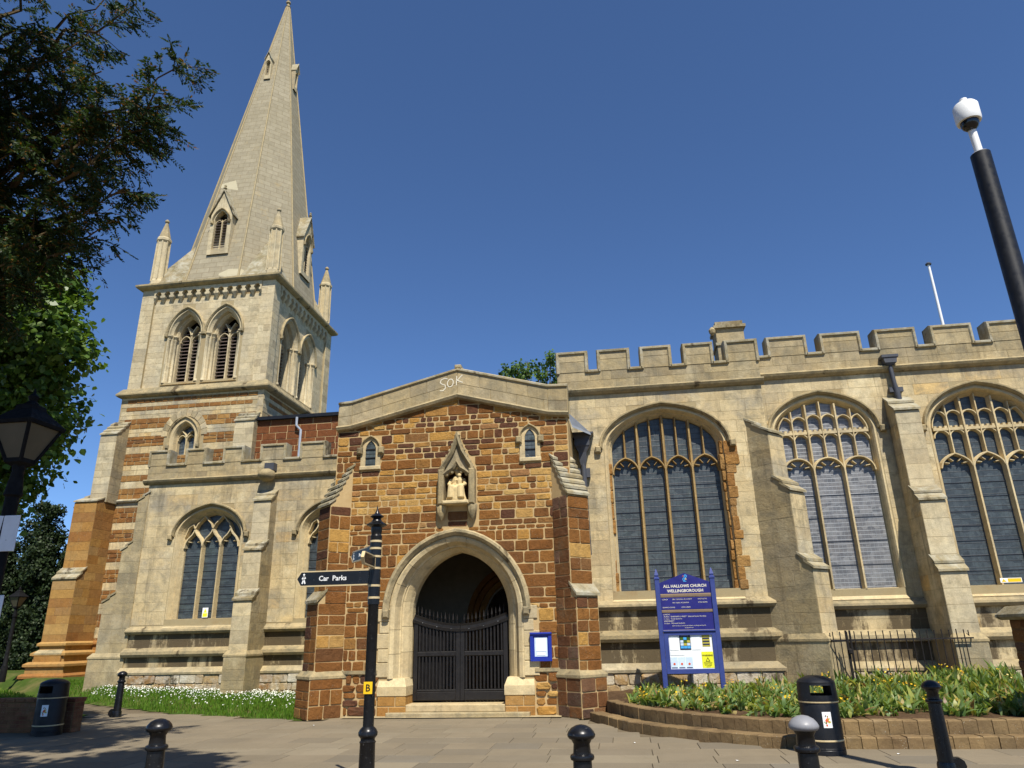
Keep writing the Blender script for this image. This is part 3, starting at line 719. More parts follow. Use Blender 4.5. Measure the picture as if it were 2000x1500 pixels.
mk('inner_floor',MB().add([(-6,15.7,.02),(-1.35,15.7,.02),(-1.35,20.4,.16),(-6,20.4,.16)],[(0,1,2,3)]),M['grey'],inn)
for y in (17.4,18.9,20.2): mk('vault_rib',MB().sweep(south(y),[(x,z-.02) for x,z in va],[(-.12,-.08),(-.12,.08),(0,.1),(0,-.1)]),M['grey'],inn)
for k in range(3): mk('door_order',MB().sweep(FI,[(-2.9-.9-.16*k,0)]+arch(-2.9,.9+.16*k,1.9,1.1+.16*k,10,'s')+[(-2.9+.9+.16*k,0)],[(0,-.05),(0,.06+.06*k),(.14,.06+.06*k),(.14,-.05)]),M['iron'],inn)
mk('inner_door',MB().fbox(FI,-3.8,-2.0,0,3.0,-.4,-.28),M['wood'],inn)
mk('porch_roof',MB().add([(-6.5,16.3,6.6),(-3.6,16.3,7.25),(-1,16.3,6.6),(-6.5,21.6,6.6),(-3.6,21.6,7.25),(-1,21.6,6.6)],[(0,1,4,3),(1,2,5,4)]),M['lead'],church)
# ---- gates
FG=south(16.5)
gate_l,gate_r=None,None
for s in (-1,1):
    u0,u1=(-4.66,-3.605) if s<0 else (-3.595,-2.54)
    topc=lambda u: 2.03-.22*(1-abs((u+3.6)/1.06)**1.9)
    n=10; xs=[u0+(u1-u0)*i/n for i in range(n+1)]
    pr_=lambda a,b:MB().prism([(a,.28),(b,.28),(b,topc(b)-.02),(a,topc(a)-.02)],FG,-.05,.03)
    gt=mk('gate',pr_(u0,u0+.09),M['gate'],church); mk('stile',pr_(u1-.09,u1),M['gate'],gt); gt['label']='left leaf of the black slatted porch gate' if s<0 else 'right leaf of the black slatted porch gate'
    mk('top_rail',MB().sweep(FG,[(x,topc(x)) for x in xs],[(-.12,-.05),(-.12,.05),(-.06,.06),(-.05,.035),(.0,.035),(.05,.05),(.05,-.05)]),M['gate'],gt)
    for v0,v1 in ((.28,.46),(1.18,1.28),(.46,.5)): mk('rail',MB().bbox(FG,u0+.09,u1-.09,v0,v1,-.05,.04,.012),M['gate'],gt)
    nb_=11
    for i in range(nb_):
        uu=u0+.09+(u1-u0-.18)*(i+.5)/nb_
        for v0,v1 in ((.5,1.18),(1.28,topc(uu)-.1)): mk('slat',MB().bbox(FG,uu-.022,uu+.022,v0,v1,-.02,.03,.01),M['gate'],gt)
    if s<0: mk('backing_board',MB().fbox(FG,u0+.09,u1-.35,.5,1.7,-.06,-.045),M['gate'],gt)
    ns=11
    for i in range(ns):
        uu=u0+.03+(u1-u0-.06)*(i+.5)/ns; z=topc(uu)+.04; c=FG.P(uu,z,0)
        mk('spike',MB().lathe([(.008,0),(.008,.05),(.024,.09),(.008,.2),(.001,.24)] if i%2 else [(.008,0),(.007,.07),(.015,.09),(.004,.2),(.001,.22)],c,6),M['iron_rail'],gt)
    for uu in (u0+.2,(u0+u1)/2,u1-.2): mk('bolt',MB().lathe([(.014,0),(.010,.008)],FG.P(uu,topc(uu)-.07,.05),6),M['leadlight'],gt)
# ------------------------------------------------------------------ windows
def bar(fr,path,w,n0,n1,ch=.4):
    h=w/2; return MB().sweep(fr,path,[(-h,n0),(-h*ch,n1),(h*ch,n1),(h,n0)])
def window(fr,o,nl,lsp,lh,gl,style,jm='cream_plain',bm='cream_plain',n_gl=-.30,label=None,bars=8,splay=.17,hd=True,hg=.06):
    """traceried window: jamb mouldings, panes, mullions, light heads and tracery"""
    a2=o.a-splay
    j=mk('window',MB().sweep(fr,o.outline(),[(.02,-.42),(.02,.004),(-.02,.01),(-.05,-.04),(-splay*.55,-.14),(-splay*.62,-.13),(-splay,-.27),(-splay,-.42)]),M[jm],church)
    if label: j['label']=label
    inner=Op(o.uc,a2,o.sill,o.vs,o.h-splay*.9,o.kind); pts=inner.pts(14)
    top=lambda u: arch_v(pts,u)
    lw=2*a2/nl; L=o.uc-a2; P=fr.P
    for i in range(nl):
        u0,u1=L+lw*i,L+lw*(i+1)
        ap=[(u0,top(u0))]+[p for p in pts if u0<p[0]<u1]+[(u1,top(u1))]
        poly=[(u0,o.sill),(u1,o.sill)]+list(reversed(ap))
        mk('pane',MB().add([P(u,v,n_gl) for u,v in poly],[tuple(range(len(poly)))]),M[gl],j)
    n1=n_gl+.16; bw=.085
    cl=lambda path:[(u,min(v,top(min(max(u,L+.001),L+2*a2-.001))+.01)) for u,v in path]
    for i in range(1,nl):
        u=L+lw*i; t=top(u) if style in('perp','tier') else lsp
        mk('mullion',bar(fr,[(u,o.sill-.02),(u,t)],bw*1.15,n_gl,n1),M[bm],j)
    for i in range(nl):
        c=L+lw*(i+.5); h=lw/2
        if style=='ogee':
            s=[(c-h,lsp),(c-h*.93,lsp+lh*.25),(c-h*.66,lsp+lh*.5),(c-h*.30,lsp+lh*.68),(c-h*.1,lsp+lh*.84),(c,lsp+lh)]
            mk('light_head',bar(fr,s+[(2*c-x,y) for x,y in reversed(s[:-1])],bw,n_gl,n1),M[bm],j)
            for sg in (-1,1):
                f=[(c,lsp+lh-.02),(c+sg*h*.22,lsp+lh*1.25),(c+sg*h*.7,lsp+lh*1.5),(c+sg*h,lsp+lh*1.95)]
                if all(L<=p[0]<=L+2*a2 for p in f) : mk('tracery_bar',bar(fr,cl(f),bw*.8,n_gl,n1),M[bm],j)
            for sg in (-1,1):
                mk('cusp',bar(fr,[(c+sg*h*.78,lsp+lh*.36),(c+sg*h*.34,lsp+lh*.30)],.04,n_gl,n1-.05),M[bm],j)
        else:
            hd_=arch(c,h,lsp,lh,8,'p')
            mk('light_head',bar(fr,cl(hd_),bw*.85,n_gl,n1-.01),M[bm],j)
            for sg in (-1,1):
                mk('cusp',bar(fr,[(c+sg*h*.80,lsp+lh*.42),(c+sg*h*.42,lsp+lh*.34)],.045,n_gl,n1-.05),M[bm],j)
                mk('cusp',bar(fr,[(c+sg*h*.42,lsp+lh*.72),(c+sg*h*.16,lsp+lh*.48)],.035,n_gl,n1-.05),M[bm],j)
            mk('super_mullion',bar(fr,[(c,lsp+lh-.02),(c,top(c))],bw*.8,n_gl,n1-.02),M[bm],j)
            q=lw/4
            if style=='tier':
                tz=o.vs-.02+.0; rows=[(tz-.22,.20),(min(top(c)-.34,tz+.28),.2)]
            else: rows=[]
            for (v0,hh) in rows:
                for cc in (c-q,c+q):
                    if v0+hh*.6<top(cc)+.02: mk('tracery_arch',bar(fr,cl(arch(cc,q,v0,hh,6,'p')),.055,n_gl,n1-.04),M[bm],j)
    if style=='tier':
        tz=o.vs-.02
        mk('transom',MB().fbox(fr,L,L+2*a2,tz-.035,tz+.035,n_gl,n1-.03),M[bm],j)
        k=int(2*a2/.12)
        for i in range(k):
            u=L+2*a2*(i+.25)/k; mk('transom_merlon',MB().fbox(fr,u,u+.06,tz+.035,tz+.085,n_gl,n1-.04),M[bm],j)
    for k in range(1,bars):
        v=o.sill+(lsp-o.sill)*k/bars
        mk('saddle_bar',MB().fbox(fr,L,L+2*a2,v-.005,v+.005,n_gl,n_gl+.015),M['lead'],j)
    # sloping sill
    s0,s1=o.uc-o.a-.04,o.uc+o.a+.04
    mk('sill',MB().add([P(s0,o.sill-.28,.0),P(s1,o.sill-.28,.0),P(s1-.1,o.sill+.015,n_gl),P(s0+.1,o.sill+.015,n_gl),P(s0,o.sill-.28,.05),P(s1,o.sill-.28,.05),P(s1,o.sill-.24,.07),P(s0,o.sill-.24,.07)],[(7,6,2,3),(4,5,6,7)]),M['cream_plain'],j)
    if hd: hood(j,fr,o,hg,.10,.11,.0,'string',wide=.07)
    return j
def plinths(fr,u0,u1,zs,parent,mats=('string','crust','string')):
    """sill string, dado panel, plinth string, chamfer"""
    sill,pl,ch=zs
    g=[('sill_string',[(u0,sill),(u1,sill)],[(-.11,-.02),(-.10,.10),(-.03,.15),(.02,.14),(.13,.0),(.13,-.02)])]
    mk('sill_string',MB().sweep(fr,[(u0,sill),(u1,sill)],g[0][2]),M['string'],parent)
    mk('plinth_string',MB().sweep(fr,[(u0,pl),(u1,pl)],[(-.13,.02),(-.12,.16),(-.05,.2),(.03,.19),(.14,.03),(.14,.0)]),M['string'],parent)
    mk('plinth_chamfer',MB().sweep(fr,[(u0,ch),(u1,ch)],[(-.08,.0),(-.08,.22),(-.02,.23),(.12,.08),(.12,.0)]),M['grey'],parent)
    PAR[id(fr)]=parent
    f2=Fr(fr.P(0,0,.05),fr.U); f3=Fr(fr.P(0,0,.17),fr.U); KEEP.extend([f2,f3]); PAR[id(f2)]=parent; PAR[id(f3)]=parent
    mk('plinth_core',MB().fbox(fr,u0,u1,0,ch-.05,0,.165).fbox(fr,u0,u1,ch-.05,pl-.1,0,.045),M['mortar_pale'],parent)
    al=lambda v:[(u0,u1)]
    lay('ashlar',fr,al,[pl+.13,(pl+sill)/2+.02,sill-.11] if sill-pl>.55 else [pl+.13,sill-.11],.6,1.3,.004,.003,.006,'crust',0,rng.random())
    lay('ashlar',f2,al,[ch+.12,pl-.13],.6,1.3,.004,.003,.006,'crust',0,rng.random())
    lay('base',f3,al,courses(.0,ch-.09,.18,.28,rng),.25,.6,.02,.01,.05,'rough_base',.02,rng.random())
def battlement(fr,name,u0,u1,string,emb,top,merl,mat,parent,thick=.35,blocks=True,seed=2):
    """parapet with string course, merlons and moulded copings"""
    pw=mk('parapet',MB().fbox(fr,u0,u1,string+.02,emb,-thick,.0),M['mortar_pale'],parent)
    PAR[id(fr)]=parent
    f=Fr(fr.P(0,0,.0),fr.U); KEEP.append(f); PAR[id(f)]=pw
    lay('ashlar',f,lambda v:[(u0,u1)],courses(string+.08,emb-.005,.22,.32,random.Random(seed)),.45,.95,.006,.004,.008,mat,0,seed)
    mk('string_course',MB().sweep(fr,[(u0-.05,string),(u1+.05,string)],[(-.10,-.02),(-.09,.05),(-.03,.12),(.03,.15),(.07,.12),(.10,.0),(.10,-.02)]),M['string'],pw)
    prof=[(-.045,-thick-.05),(-.045,.02),(-.02,.06),(.03,.06),(.055,.01),(.055,-thick-.04)]
    r=random.Random(seed)
    for i,(a,b) in enumerate(merl):
        m_=mk('merlon',MB().fbox(fr,a,b,emb-.002,top-.04,-thick+.004,.008),M[mat],pw)
        h=(emb+top)/2+r.uniform(-.06,.06)
        mk('merlon_block',MB().bbox(fr,a+.05,b-.05,emb+.0,h-.004,-.05,.018,.005),M[mat],m_)
        mk('merlon_block',MB().bbox(fr,a+.05,b-.05,h+.004,top-.08,-.05,.018,.005),M[mat],m_)
        mk('coping',MB().sweep(fr,[(a+.01,emb-.02),(a+.01,top-.05),(b-.01,top-.05),(b-.01,emb-.02)],prof),M['tile'],m_)
        nx=merl[i+1][0] if i+1<len(merl) else u1
        if nx-b>.06: mk('embrasure_coping',MB().sweep(fr,[(b+.0,emb),(nx,emb)],prof),M['tile'],pw)
        if i==0 and a-u0>.06: mk('embrasure_coping',MB().sweep(fr,[(u0,emb),(a,emb)],prof),M['tile'],pw)
    return pw
# ---- chapel, west bay
FC=south(18.0); FD=south(18.3)
W1=Op(1.35,1.50,2.53,6.05,1.02,'d'); W2=Op(5.33,1.22,2.45,6.28,.92,'d'); W3=Op(9.07,1.24,2.45,6.22,.98,'d'); W4=Op(12.9,1.2,2.45,6.22,.95,'d')
g=MB(); wall(g,FC,-1.3,3.92,0,[(-1.3,7.62),(3.92,7.62)],[W1],.45)
g.add([(3.92,18,0),(3.92,18.4,0),(3.92,18.4,8.3),(3.92,18,8.3)],[(0,1,2,3)])
g.add([(-1.3,18,6),(-1.3,22,6),(-1.3,22,8.3),(-1.3,18,8.3)],[(3,2,1,0)])
chapel=mk('chapel_wall',g,M['mortar_pale'],church); chapel['label']='cream ashlar wall with the wide four-light window'; reg(FC,chapel)
g=MB(); wall(g,FD,3.92,14.5,0,[(3.92,7.8),(14.5,7.8)],[W2,W3,W4],.45)
chancel=mk('chancel_wall',g,M['mortar_pale'],church); chancel['label']='cream ashlar wall with pointed traceried windows between stepped buttresses'; reg(FD,chancel)
rc=random.Random(3)
rag=lambda v:0
lay('ashlar',FC,region(-1.0,3.91,[W1.hole(.04,.3)]),courses(2.32,7.52,.22,.36,rc),.42,.9,.005,.003,.007,'cream',0,5)
lay('ashlar',FD,region(3.93,14.4,[W2.hole(.04,.3),W3.hole(.04,.3),W4.hole(.04,.3)]),courses(2.25,7.72,.22,.36,rc),.42,.9,.005,.003,.007,'cream',0,6)
w1=window(FC,W1,4,5.42,.42,'glass_green','perp','cream_plain','mull_brown',-.34,'wide four-light window with eroded ochre jambs',9,.17)
# crumbled ochre jamb stones right and left of the big window
rj=random.Random(9)
for side,us in ((-1,(-.36,-.14)),(1,(2.80,3.14))):
    v=2.5
    while v<6.0:
        h=rj.uniform(.2,.42); e=rj.uniform(.4,1.0)
        u0,u1=(us[0]+(us[1]-us[0])*(1-e),us[1]) if side<0 else (us[0],us[0]+(us[1]-us[0])*e)
        if side>0:
            g=MB(); stone_mesh(g,FC,[(u0,v),(u1,v),(u1,v+h-.003),(u0,v+h-.003)],rj.uniform(.008,.03),.014,rj.random())
            mk('eroded_jamb_stone',g,M['eroded'],chapel)
        v+=h
for side in (-1,1):
    v=2.5
    while v<5.95:
        h=rj.uniform(.22,.45); e=rj.uniform(.0,.05)
        if not (side<0 and rj.random()<.25):
            ua,ub=(1.35-1.52+.0,1.35-1.35-e) if side<0 else (1.35+1.33+e,1.35+1.54)
            g=MB(); stone_mesh(g,Fr((0,18.16,0),(1,0,0)),[(ua,v),(ub,v),(ub,v+h-.003),(ua,v+h-.003)],rj.uniform(.06,.13),.014,rj.random())
            mk('eroded_jamb_stone',g,M['eroded'],w1)
        v+=h
w2=window(FD,W2,3,5.25,.36,'glass_light','tier','cream_plain','cream_plain',-.16,'three-light traceried window with pale wire-guarded glass',5,.14)
w3=window(FD,W3,3,5.22,.36,'glass','tier','cream_plain','cream_plain',-.28,'three-light traceried window with dark leaded glass at the right edge',8,.14)
w4=window(FD,W4,3,5.22,.36,'glass','tier','cream_plain','cream_plain',-.28,None,8,.14)
plinths(FC,-1.0,3.9,(2.2,1.5,.8),chapel); plinths(FD,3.95,14.4,(2.1,1.4,.75),chancel)
battlement(FC,'w',-1.3,3.94,7.63,8.20,8.80,[(-1.28,-.5),(-.18,.62),(.96,1.71),(2.08,2.79),(3.15,3.93)],'grey',chapel,seed=12)
battlement(FD,'e',3.96,14.5,7.82,8.37,8.92,[(4.29,5.24),(5.64,6.59),(7.01,7.95),(8.37,9.31),(9.72,10.66),(11.06,12.0),(12.4,13.4)],'grey',chancel,seed=13)
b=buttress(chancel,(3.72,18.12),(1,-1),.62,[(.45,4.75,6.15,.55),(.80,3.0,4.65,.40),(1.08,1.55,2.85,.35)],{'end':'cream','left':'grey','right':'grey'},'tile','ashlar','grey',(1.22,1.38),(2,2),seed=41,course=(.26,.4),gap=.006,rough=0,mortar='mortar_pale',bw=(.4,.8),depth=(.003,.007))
b['label']='lichened diagonal buttress between the wide window and the pale-glass window'
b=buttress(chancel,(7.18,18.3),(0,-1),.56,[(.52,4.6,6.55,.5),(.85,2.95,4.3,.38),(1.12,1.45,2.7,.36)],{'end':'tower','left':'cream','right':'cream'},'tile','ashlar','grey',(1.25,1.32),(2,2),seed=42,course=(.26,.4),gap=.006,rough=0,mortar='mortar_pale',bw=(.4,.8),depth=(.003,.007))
b['label']='stepped buttress throwing a dark shadow, right of the pale-glass window'
# chimney-like turret behind the parapet
tu=mk('stair_turret',MB().box(3.08,3.82,18.7,19.4,7.5,9.45),M['grey'],church)
mk('turret_cap',MB().box(3.02,3.88,18.62,19.46,9.45,9.53).box(3.08,3.82,18.7,19.4,9.53,9.66),M['tile'],tu)
mk('turret_band',MB().box(3.04,3.86,18.66,19.44,8.95,9.03),M['tile'],tu)
mk('gargoyle',MB().lathe([(.02,-.1),(.08,-.04),(.10,.05),(.05,.12),(.01,.15)],(2.98,18.66,9.35),8),M['string'],tu)
mk('roof',MB().add([(-1.2,18.5,8.0),(14.4,18.6,8.1),(14.4,24,8.9),(-1.2,24,8.9)],[(0,1,2,3)]).add([(-14,27,10.35),(14.4,27,10.35),(14.4,31,11.1),(-14,31,11.1)],[(0,1,2,3)]).add([(-15.2,21.7,7.1),(-6.4,21.7,7.1),(-6.4,27,8.4),(-15.2,27,8.4)],[(0,1,2,3)]),M['lead'],church)
# ---- south aisle
FA=south(21.5)
V1=Op(-12.95,1.13,2.26,4.80,.90,'d'); V2=Op(-8.72,1.13,2.2,4.80,.90,'d')
g=MB(); wall(g,FA,-15.3,-6.5,0,[(-15.3,6.62),(-6.5,6.62)],[V1,V2],.45)
g.add([(-15.3,21.5,0),(-15.3,27.2,0),(-15.3,27.2,7.2),(-15.3,21.5,7.2)],[(3,2,1,0)])
aisle=mk('aisle_wall',g,M['mortar_pale'],church); aisle['label']='cream ashlar aisle wall between tower and porch'; reg(FA,aisle)
lay('ashlar',FA,region(-15.29,-6.6,[V1.hole(.04,.3),V2.hole(.04,.3)]),courses(2.1,6.52,.26,.42,rc),.5,1.0,.005,.003,.007,'cream',0,15)
window(FA,V1,3,4.45,.60,'glass','ogee','cream_plain','cream_plain',-.34,'three-light aisle window with flowing tracery, a small warning notice at its foot',9,.2)
window(FA,V2,3,4.45,.60,'glass','ogee','cream_plain','cream_plain',-.34,'aisle window partly hidden by the porch',9,.2)
plinths(FA,-15.3,-6.6,(1.94,1.30,.76),aisle)
battlement(FA,'a',-15.42,-6.55,6.64,7.18,7.72,[(-15.41,-14.74),(-14.08,-13.42),(-12.74,-12.07),(-11.42,-10.6),(-10.05,-9.23),(-8.7,-7.9)],'grey',aisle,seed=14)
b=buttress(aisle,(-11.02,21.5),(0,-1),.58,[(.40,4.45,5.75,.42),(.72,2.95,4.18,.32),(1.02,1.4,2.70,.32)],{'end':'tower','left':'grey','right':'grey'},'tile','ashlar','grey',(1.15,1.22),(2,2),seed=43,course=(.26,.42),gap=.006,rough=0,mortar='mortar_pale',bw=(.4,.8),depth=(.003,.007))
b['label']='stepped limestone buttress between the two aisle windows'
b=buttress(aisle,(-15.25,21.72),(-1,0),.5,[(.34,4.6,6.0,.3),(.66,3.1,4.4,.3),(1.02,1.35,2.8,.3)],'grey','tile','ashlar','grey',(1.2,1.2),(2,2),inner=.02,seed=44,course=(.3,.42),gap=.006,rough=0,mortar='mortar_pale',bw=(.4,.8),depth=(.003,.007))
b['label']='stepped grey buttress on the west corner of the aisle'
# gargoyle spout and hopper on the aisle
sp=mk('gargoyle',MB().rings([[(-11.05+math.cos(t)*r*1.3,y,6.62+math.sin(t)*r) for t in [i*math.pi/5 for i in range(10)]] for y,r in ((21.5,.16),(21.3,.22),(21.15,.2),(21.02,.13),(20.95,.05))]),M['string'],aisle,smooth=50)
mk('spout_box',MB().box(-11.15,-10.83,21.25,21.5,6.78,7.02),M['lead'],aisle)
# ---- clerestory in red ironstone
FK=south(26.9)
g=MB(); g.fbox(FK,-14.9,13,6.5,10.3,-.4,0); cl_=mk('clerestory_wall',g,M['mortar'],church); reg(FK,cl_); cl_['label']='red ironstone clerestory strip above the aisle battlements'
lay('clere',FK,lambda v:[(-14.85,-9.6)],courses(7.2,10.28,.22,.30,rc),.4,.75,.022,.008,.02,'brickred',.008,51)
gt=mk('gutter',MB().fbox(FK,-14.95,13,10.28,10.42,-.3,.16),M['black_matt'],cl_)
mk('downpipe',MB().tube([(-12.8,26.74,10.3),(-12.8,26.74,9.95),(-12.62,26.8,9.75),(-12.62,26.8,7.3)],.055,8),M['leadlight'],cl_,smooth=50)
# ---- downpipes and hoppers on the front
hp=MB().rings([[ (-.72+sx*x,17.86+sy*y,z) for sx,sy in ((-1,-1),(1,-1),(1,1),(-1,1))] for x,y,z in ((.06,.06,5.62),(.09,.08,5.75),(.10,.1,5.95),(.17,.13,6.08),(.19,.15,6.12),(.19,.15,6.30),(.26,.17,6.40),(.30,.18,6.42),(.30,.18,6.46))])
dp=mk('downpipe',MB().tube([(-.72,17.86,5.7),(-.70,17.86,3.4)],.07,10),M['lead'],chapel,smooth=50)
mk('hopper',hp,M['lead'],dp)
mk('valley_gutter',MB().add([(-1.0,16.6,6.70),(-.95,17.6,6.72),(-.48,17.7,6.42),(-.9,16.9,6.44),(-1.0,16.6,6.64),(-.95,17.6,6.66),(-.48,17.7,6.37),(-.9,16.9,6.38)],[(0,1,2,3),(7,6,5,4),(0,3,7,4),(3,2,6,7),(2,1,5,6)]),M['leadlight'],dp)
mk('pipe_bracket',MB().box(-.88,-.56,17.86,17.99,5.32,5.55),M['lead'],dp)
dp=mk('downpipe',MB().tube([(7.17,18.2,7.95),(7.17,18.14,7.35),(7.20,18.18,7.2),(7.24,18.18,6.55)],[.055,.055,.075,.075],10),M['lead'],chancel,smooth=50)
mk('hopper',MB().rings([[ (7.17+sx*x,18.17+sy*y,z) for sx,sy in ((-1,-1),(1,-1),(1,1),(-1,1))] for x,y,z in ((.08,.06,7.86),(.14,.1,7.92),(.16,.1,8.03),(.2,.12,8.06),(.2,.12,8.13),(.16,.1,8.14))]),M['lead'],dp)
mk('pipe_bracket',MB().box(7.04,7.36,18.16,18.29,7.16,7.28),M['lead'],dp)
# SOK graffiti on the gable band
def strokes(fr,paths,w,n0,n1):
    mb=MB()
    for p in paths:
        h=w/2; mb.sweep(fr,p,[(-h,n0),(-h,n1),(h,n1),(h,n0)])
    return mb
sx,sz=-4.02,7.22
S_=[(.19,.26),(.12,.30),(.03,.28),(.01,.21),(.06,.16),(.13,.12),(.14,.04),(.08,-.01),(.0,.01)]
O_=[(.26+.075*math.cos(t),.14+.10*math.sin(t)) for t in [i*math.pi/6 for i in range(13)]]
K_=[[(.42,.28),(.41,.04)],[(.56,.27),(.43,.16),(.57,.07)]]
mk('painted_letters',strokes(FP,[[(sx+x,sz+z+x*.2) for x,z in p] for p in [S_,O_]+K_],.021,.03,.037),M['letter'],ppar)
# ------------------------------------------------------------------ tower and spire
TX0,TX1,TY0,TY1=-21.0,-14.5,27.0,33.6
FT=south(TY0); FE=Fr((TX1,TY0,0),(0,1,0))
LW=Op(-17.95,.50,9.05,9.78,.72,'p')
g=MB(); wall(g,FT,TX0-.15,TX1,0,[(TX0-.15,11.8),(TX1,11.8)],[LW],.5)
g.add([(TX1,TY0,0),(TX1,TY1,0),(TX1,TY1,11.8),(TX1,TY0,11.8)],[(0,1,2,3)])
g.add([(TX0-.15,TY0,0),(TX0-.15,TY1,0),(TX0-.15,TY1,11.8),(TX0-.15,TY0,11.8)],[(3,2,1,0)])
tower=mk('tower',g,M['mortar_pale'],church); tower['label']='square west tower banded in cream and rusty stone below a pale belfry'; reg(FT,tower); reg(FE,tower)
rt_=random.Random(17)
BANDS=[(11.8,11.65,'c',1),(11.65,11.47,'b',1),(11.47,11.3,'c',1),(11.3,11.12,'b',1),(11.12,10.75,'c',2),(10.75,10.3,'b',2),(10.3,9.95,'c',2),(9.95,9.5,'b',3),(9.5,9.2,'c',1),(9.2,8.7,'b',3),(8.7,8.26,'c',2),(8.26,8.0,'b',1),(8.0,7.7,'c',1),(7.7,7.22,'b',2),(7.18,6.9,'c',1),(6.9,6.28,'b',3),(6.28,6.0,'c',1),(6.0,5.5,'b',3),(5.5,5.2,'c',1),(5.2,4.7,'b',3),(4.7,4.4,'c',1),(4.4,3.9,'b',3),(3.9,3.6,'c',1),(3.6,3.1,'b',3),(3.1,2.7,'c',2),(2.7,2.2,'b',2),(2.2,1.8,'c',1),(1.8,.2,'b',6)]
stripe=LW.hole(.40,.0)
for z1,z0,k,n in BANDS:
    u0,u1=(TX0-.1,TX1-.28) if z0>7.1 else (TX0-.1,-15.3)
    if z0<7.1: u1=-16.2
    vb=[z0+(z1-z0)*i/n for i in range(n+1)]
    if k=='b': lay('band',FT,region(u0+.25,u1-.2*((int(z0*7))%2),[stripe]),vb,.30,.5,.022,.012,.026,'ironb',.012,rt_.random())
    else: lay('band',FT,region(u0,u1+.02,[stripe]),vb,.42,.8,.012,.008,.014,'cream',0,rt_.random())
    if z0>9.9:
        if k=='b': lay('band',FE,lambda v:[(.5,6.5)],vb,.32,.55,.022,.012,.024,'ironb',.012,rt_.random())
        else: lay('band',FE,lambda v:[(.0,6.6)],vb,.42,.8,.012,.008,.014,'cream',0,rt_.random())
lay('band',FT,lambda v:[(TX1-.27,TX1-.005)],courses(7.3,11.8,.3,.42,rt_),.3,.4,.01,.008,.014,'cream',0,3)
# lower window of the tower
tw=mk('window',MB().sweep(FT,LW.outline(),[(.14,-.02),(.14,.03),(.02,.03),(-.03,-.03),(-.08,-.2),(-.10,-.2),(-.12,-.42)]),M['cream_plain'],tower); tw['label']='small two-light window in the banded stage of the tower'
hood(tw,FT,LW,.14,.09,.1,.35,'string')
p=[(LW.uc-.4,9.05)]+arch(LW.uc,.40,9.78,.6,8,'p')+[(LW.uc+.4,9.05)]
mk('pane',MB().add([FT.P(x,y,-.36) for x,y in reversed(p)],[tuple(range(len(p)))]),M['glass_small'],tw)
mk('mullion',bar(FT,[(LW.uc,9.0),(LW.uc,9.85)],.09,-.36,-.18),M['cream_plain'],tw)
for s in (-1,1):
    mk('tracery_bar',bar(FT,[(LW.uc,9.82),(LW.uc+s*.06,9.98),(LW.uc+s*.22,10.14)],.08,-.36,-.18),M['cream_plain'],tw)
    mk('light_head',bar(FT,arch(LW.uc+s*.2,.18,9.72,.24,6,'p'),.06,-.36,-.2),M['cream_plain'],tw)
# striped relieving voussoirs
for i in range(12):
    a0,a1=math.pi*(i+.03)/12,math.pi*(i+.97)/12
    if i in (-1,): continue
    ri,ro=.80,1.08
    def pt(r_,a): return (LW.uc+r_*math.cos(a)*.98,9.88+r_*math.sin(a)*1.08)
    g=MB(); stone_mesh(g,FT,[pt(ri,a1),pt(ri,a0),pt(ro,a0),pt(ro,a1)][::-1],.03,0,i)
    mk('voussoir',g,M['cream' if i%2 else 'grey'],tower)
# ledge at mid height and belfry string
mk('ledge',MB().sweep(FT,[(TX0-.2,7.18),(-15.5,7.18)],[(-.06,-.02),(-.06,.1),(.0,.13),(.10,.0)]),M['tile'],tower)
def ring_course(name,x0,x1,y0,y1,prof,mat,parent):
    """moulding that runs round the four sides"""
    cs=[]
    for o,z in prof: cs.append([(x0-o,y0-o,z),(x1+o,y0-o,z),(x1+o,y1+o,z),(x0-o,y1+o,z)])
    return mk(name,MB().rings(cs,False,False),M[mat],parent)
ring_course('belfry_string',TX0-.12,TX1+.06,TY0,TY1,[(0,11.72),(.16,11.78),(.22,11.84),(.22,11.9),(.04,12.16),(-.2,12.2)],'string',tower)
# belfry walls
BZ0,BZ1=12.1,17.0
bw=[Op(-18.65,.80,12.4,14.68,1.22,'p'),Op(-16.78,.80,12.4,14.68,1.22,'p')]
ew=[Op(2.12,.84,12.4,14.68,1.22,'p'),Op(4.12,.84,12.4,14.68,1.22,'p')]
FB=south(TY0+.12); FBE=Fr((TX1-.12,TY0,0),(0,1,0))
g=MB(); wall(g,FB,TX0+.1,TX1-.1,BZ0,[(TX0,BZ1),(TX1,BZ1)],bw,.35); wall(g,FBE,.1,6.5,BZ0,[(0,BZ1),(6.6,BZ1)],ew,.35)
g.add([(TX0+.12,TY0+.1,BZ0),(TX0+.12,TY1,BZ0),(TX0+.12,TY1,BZ1),(TX0+.12,TY0+.1,BZ1)],[(3,2,1,0)])
g.add([(TX0,TY1,BZ0),(TX1,TY1,BZ0),(TX1,TY1,BZ1),(TX0,TY1,BZ1)],[(0,1,2,3)])
belfry=mk('belfry',g,M['mortar_pale'],church); belfry['label']='pale belfry stage with paired louvred openings'; reg(FB,belfry); reg(FBE,belfry)
mk('dark_chamber_box',MB().box(TX0+1.1,TX1-1.1,TY0+1.1,TY1-1.1,12,16.9),M['darkroom'],belfry)  # solid box, the chamber's darkness put into its colour
vb=courses(12.2,16.45,.25,.33,rt_)
lay('belfry',FB,region(TX0+.62,TX1-.62,[o.hole(.12) for o in bw]),vb,.45,.8,.006,.003,.007,'tower',0,61)
lay('belfry',FBE,region(.62,6.0,[o.hole(.12) for o in ew]),vb,.45,.8,.006,.003,.007,'tower',0,62)
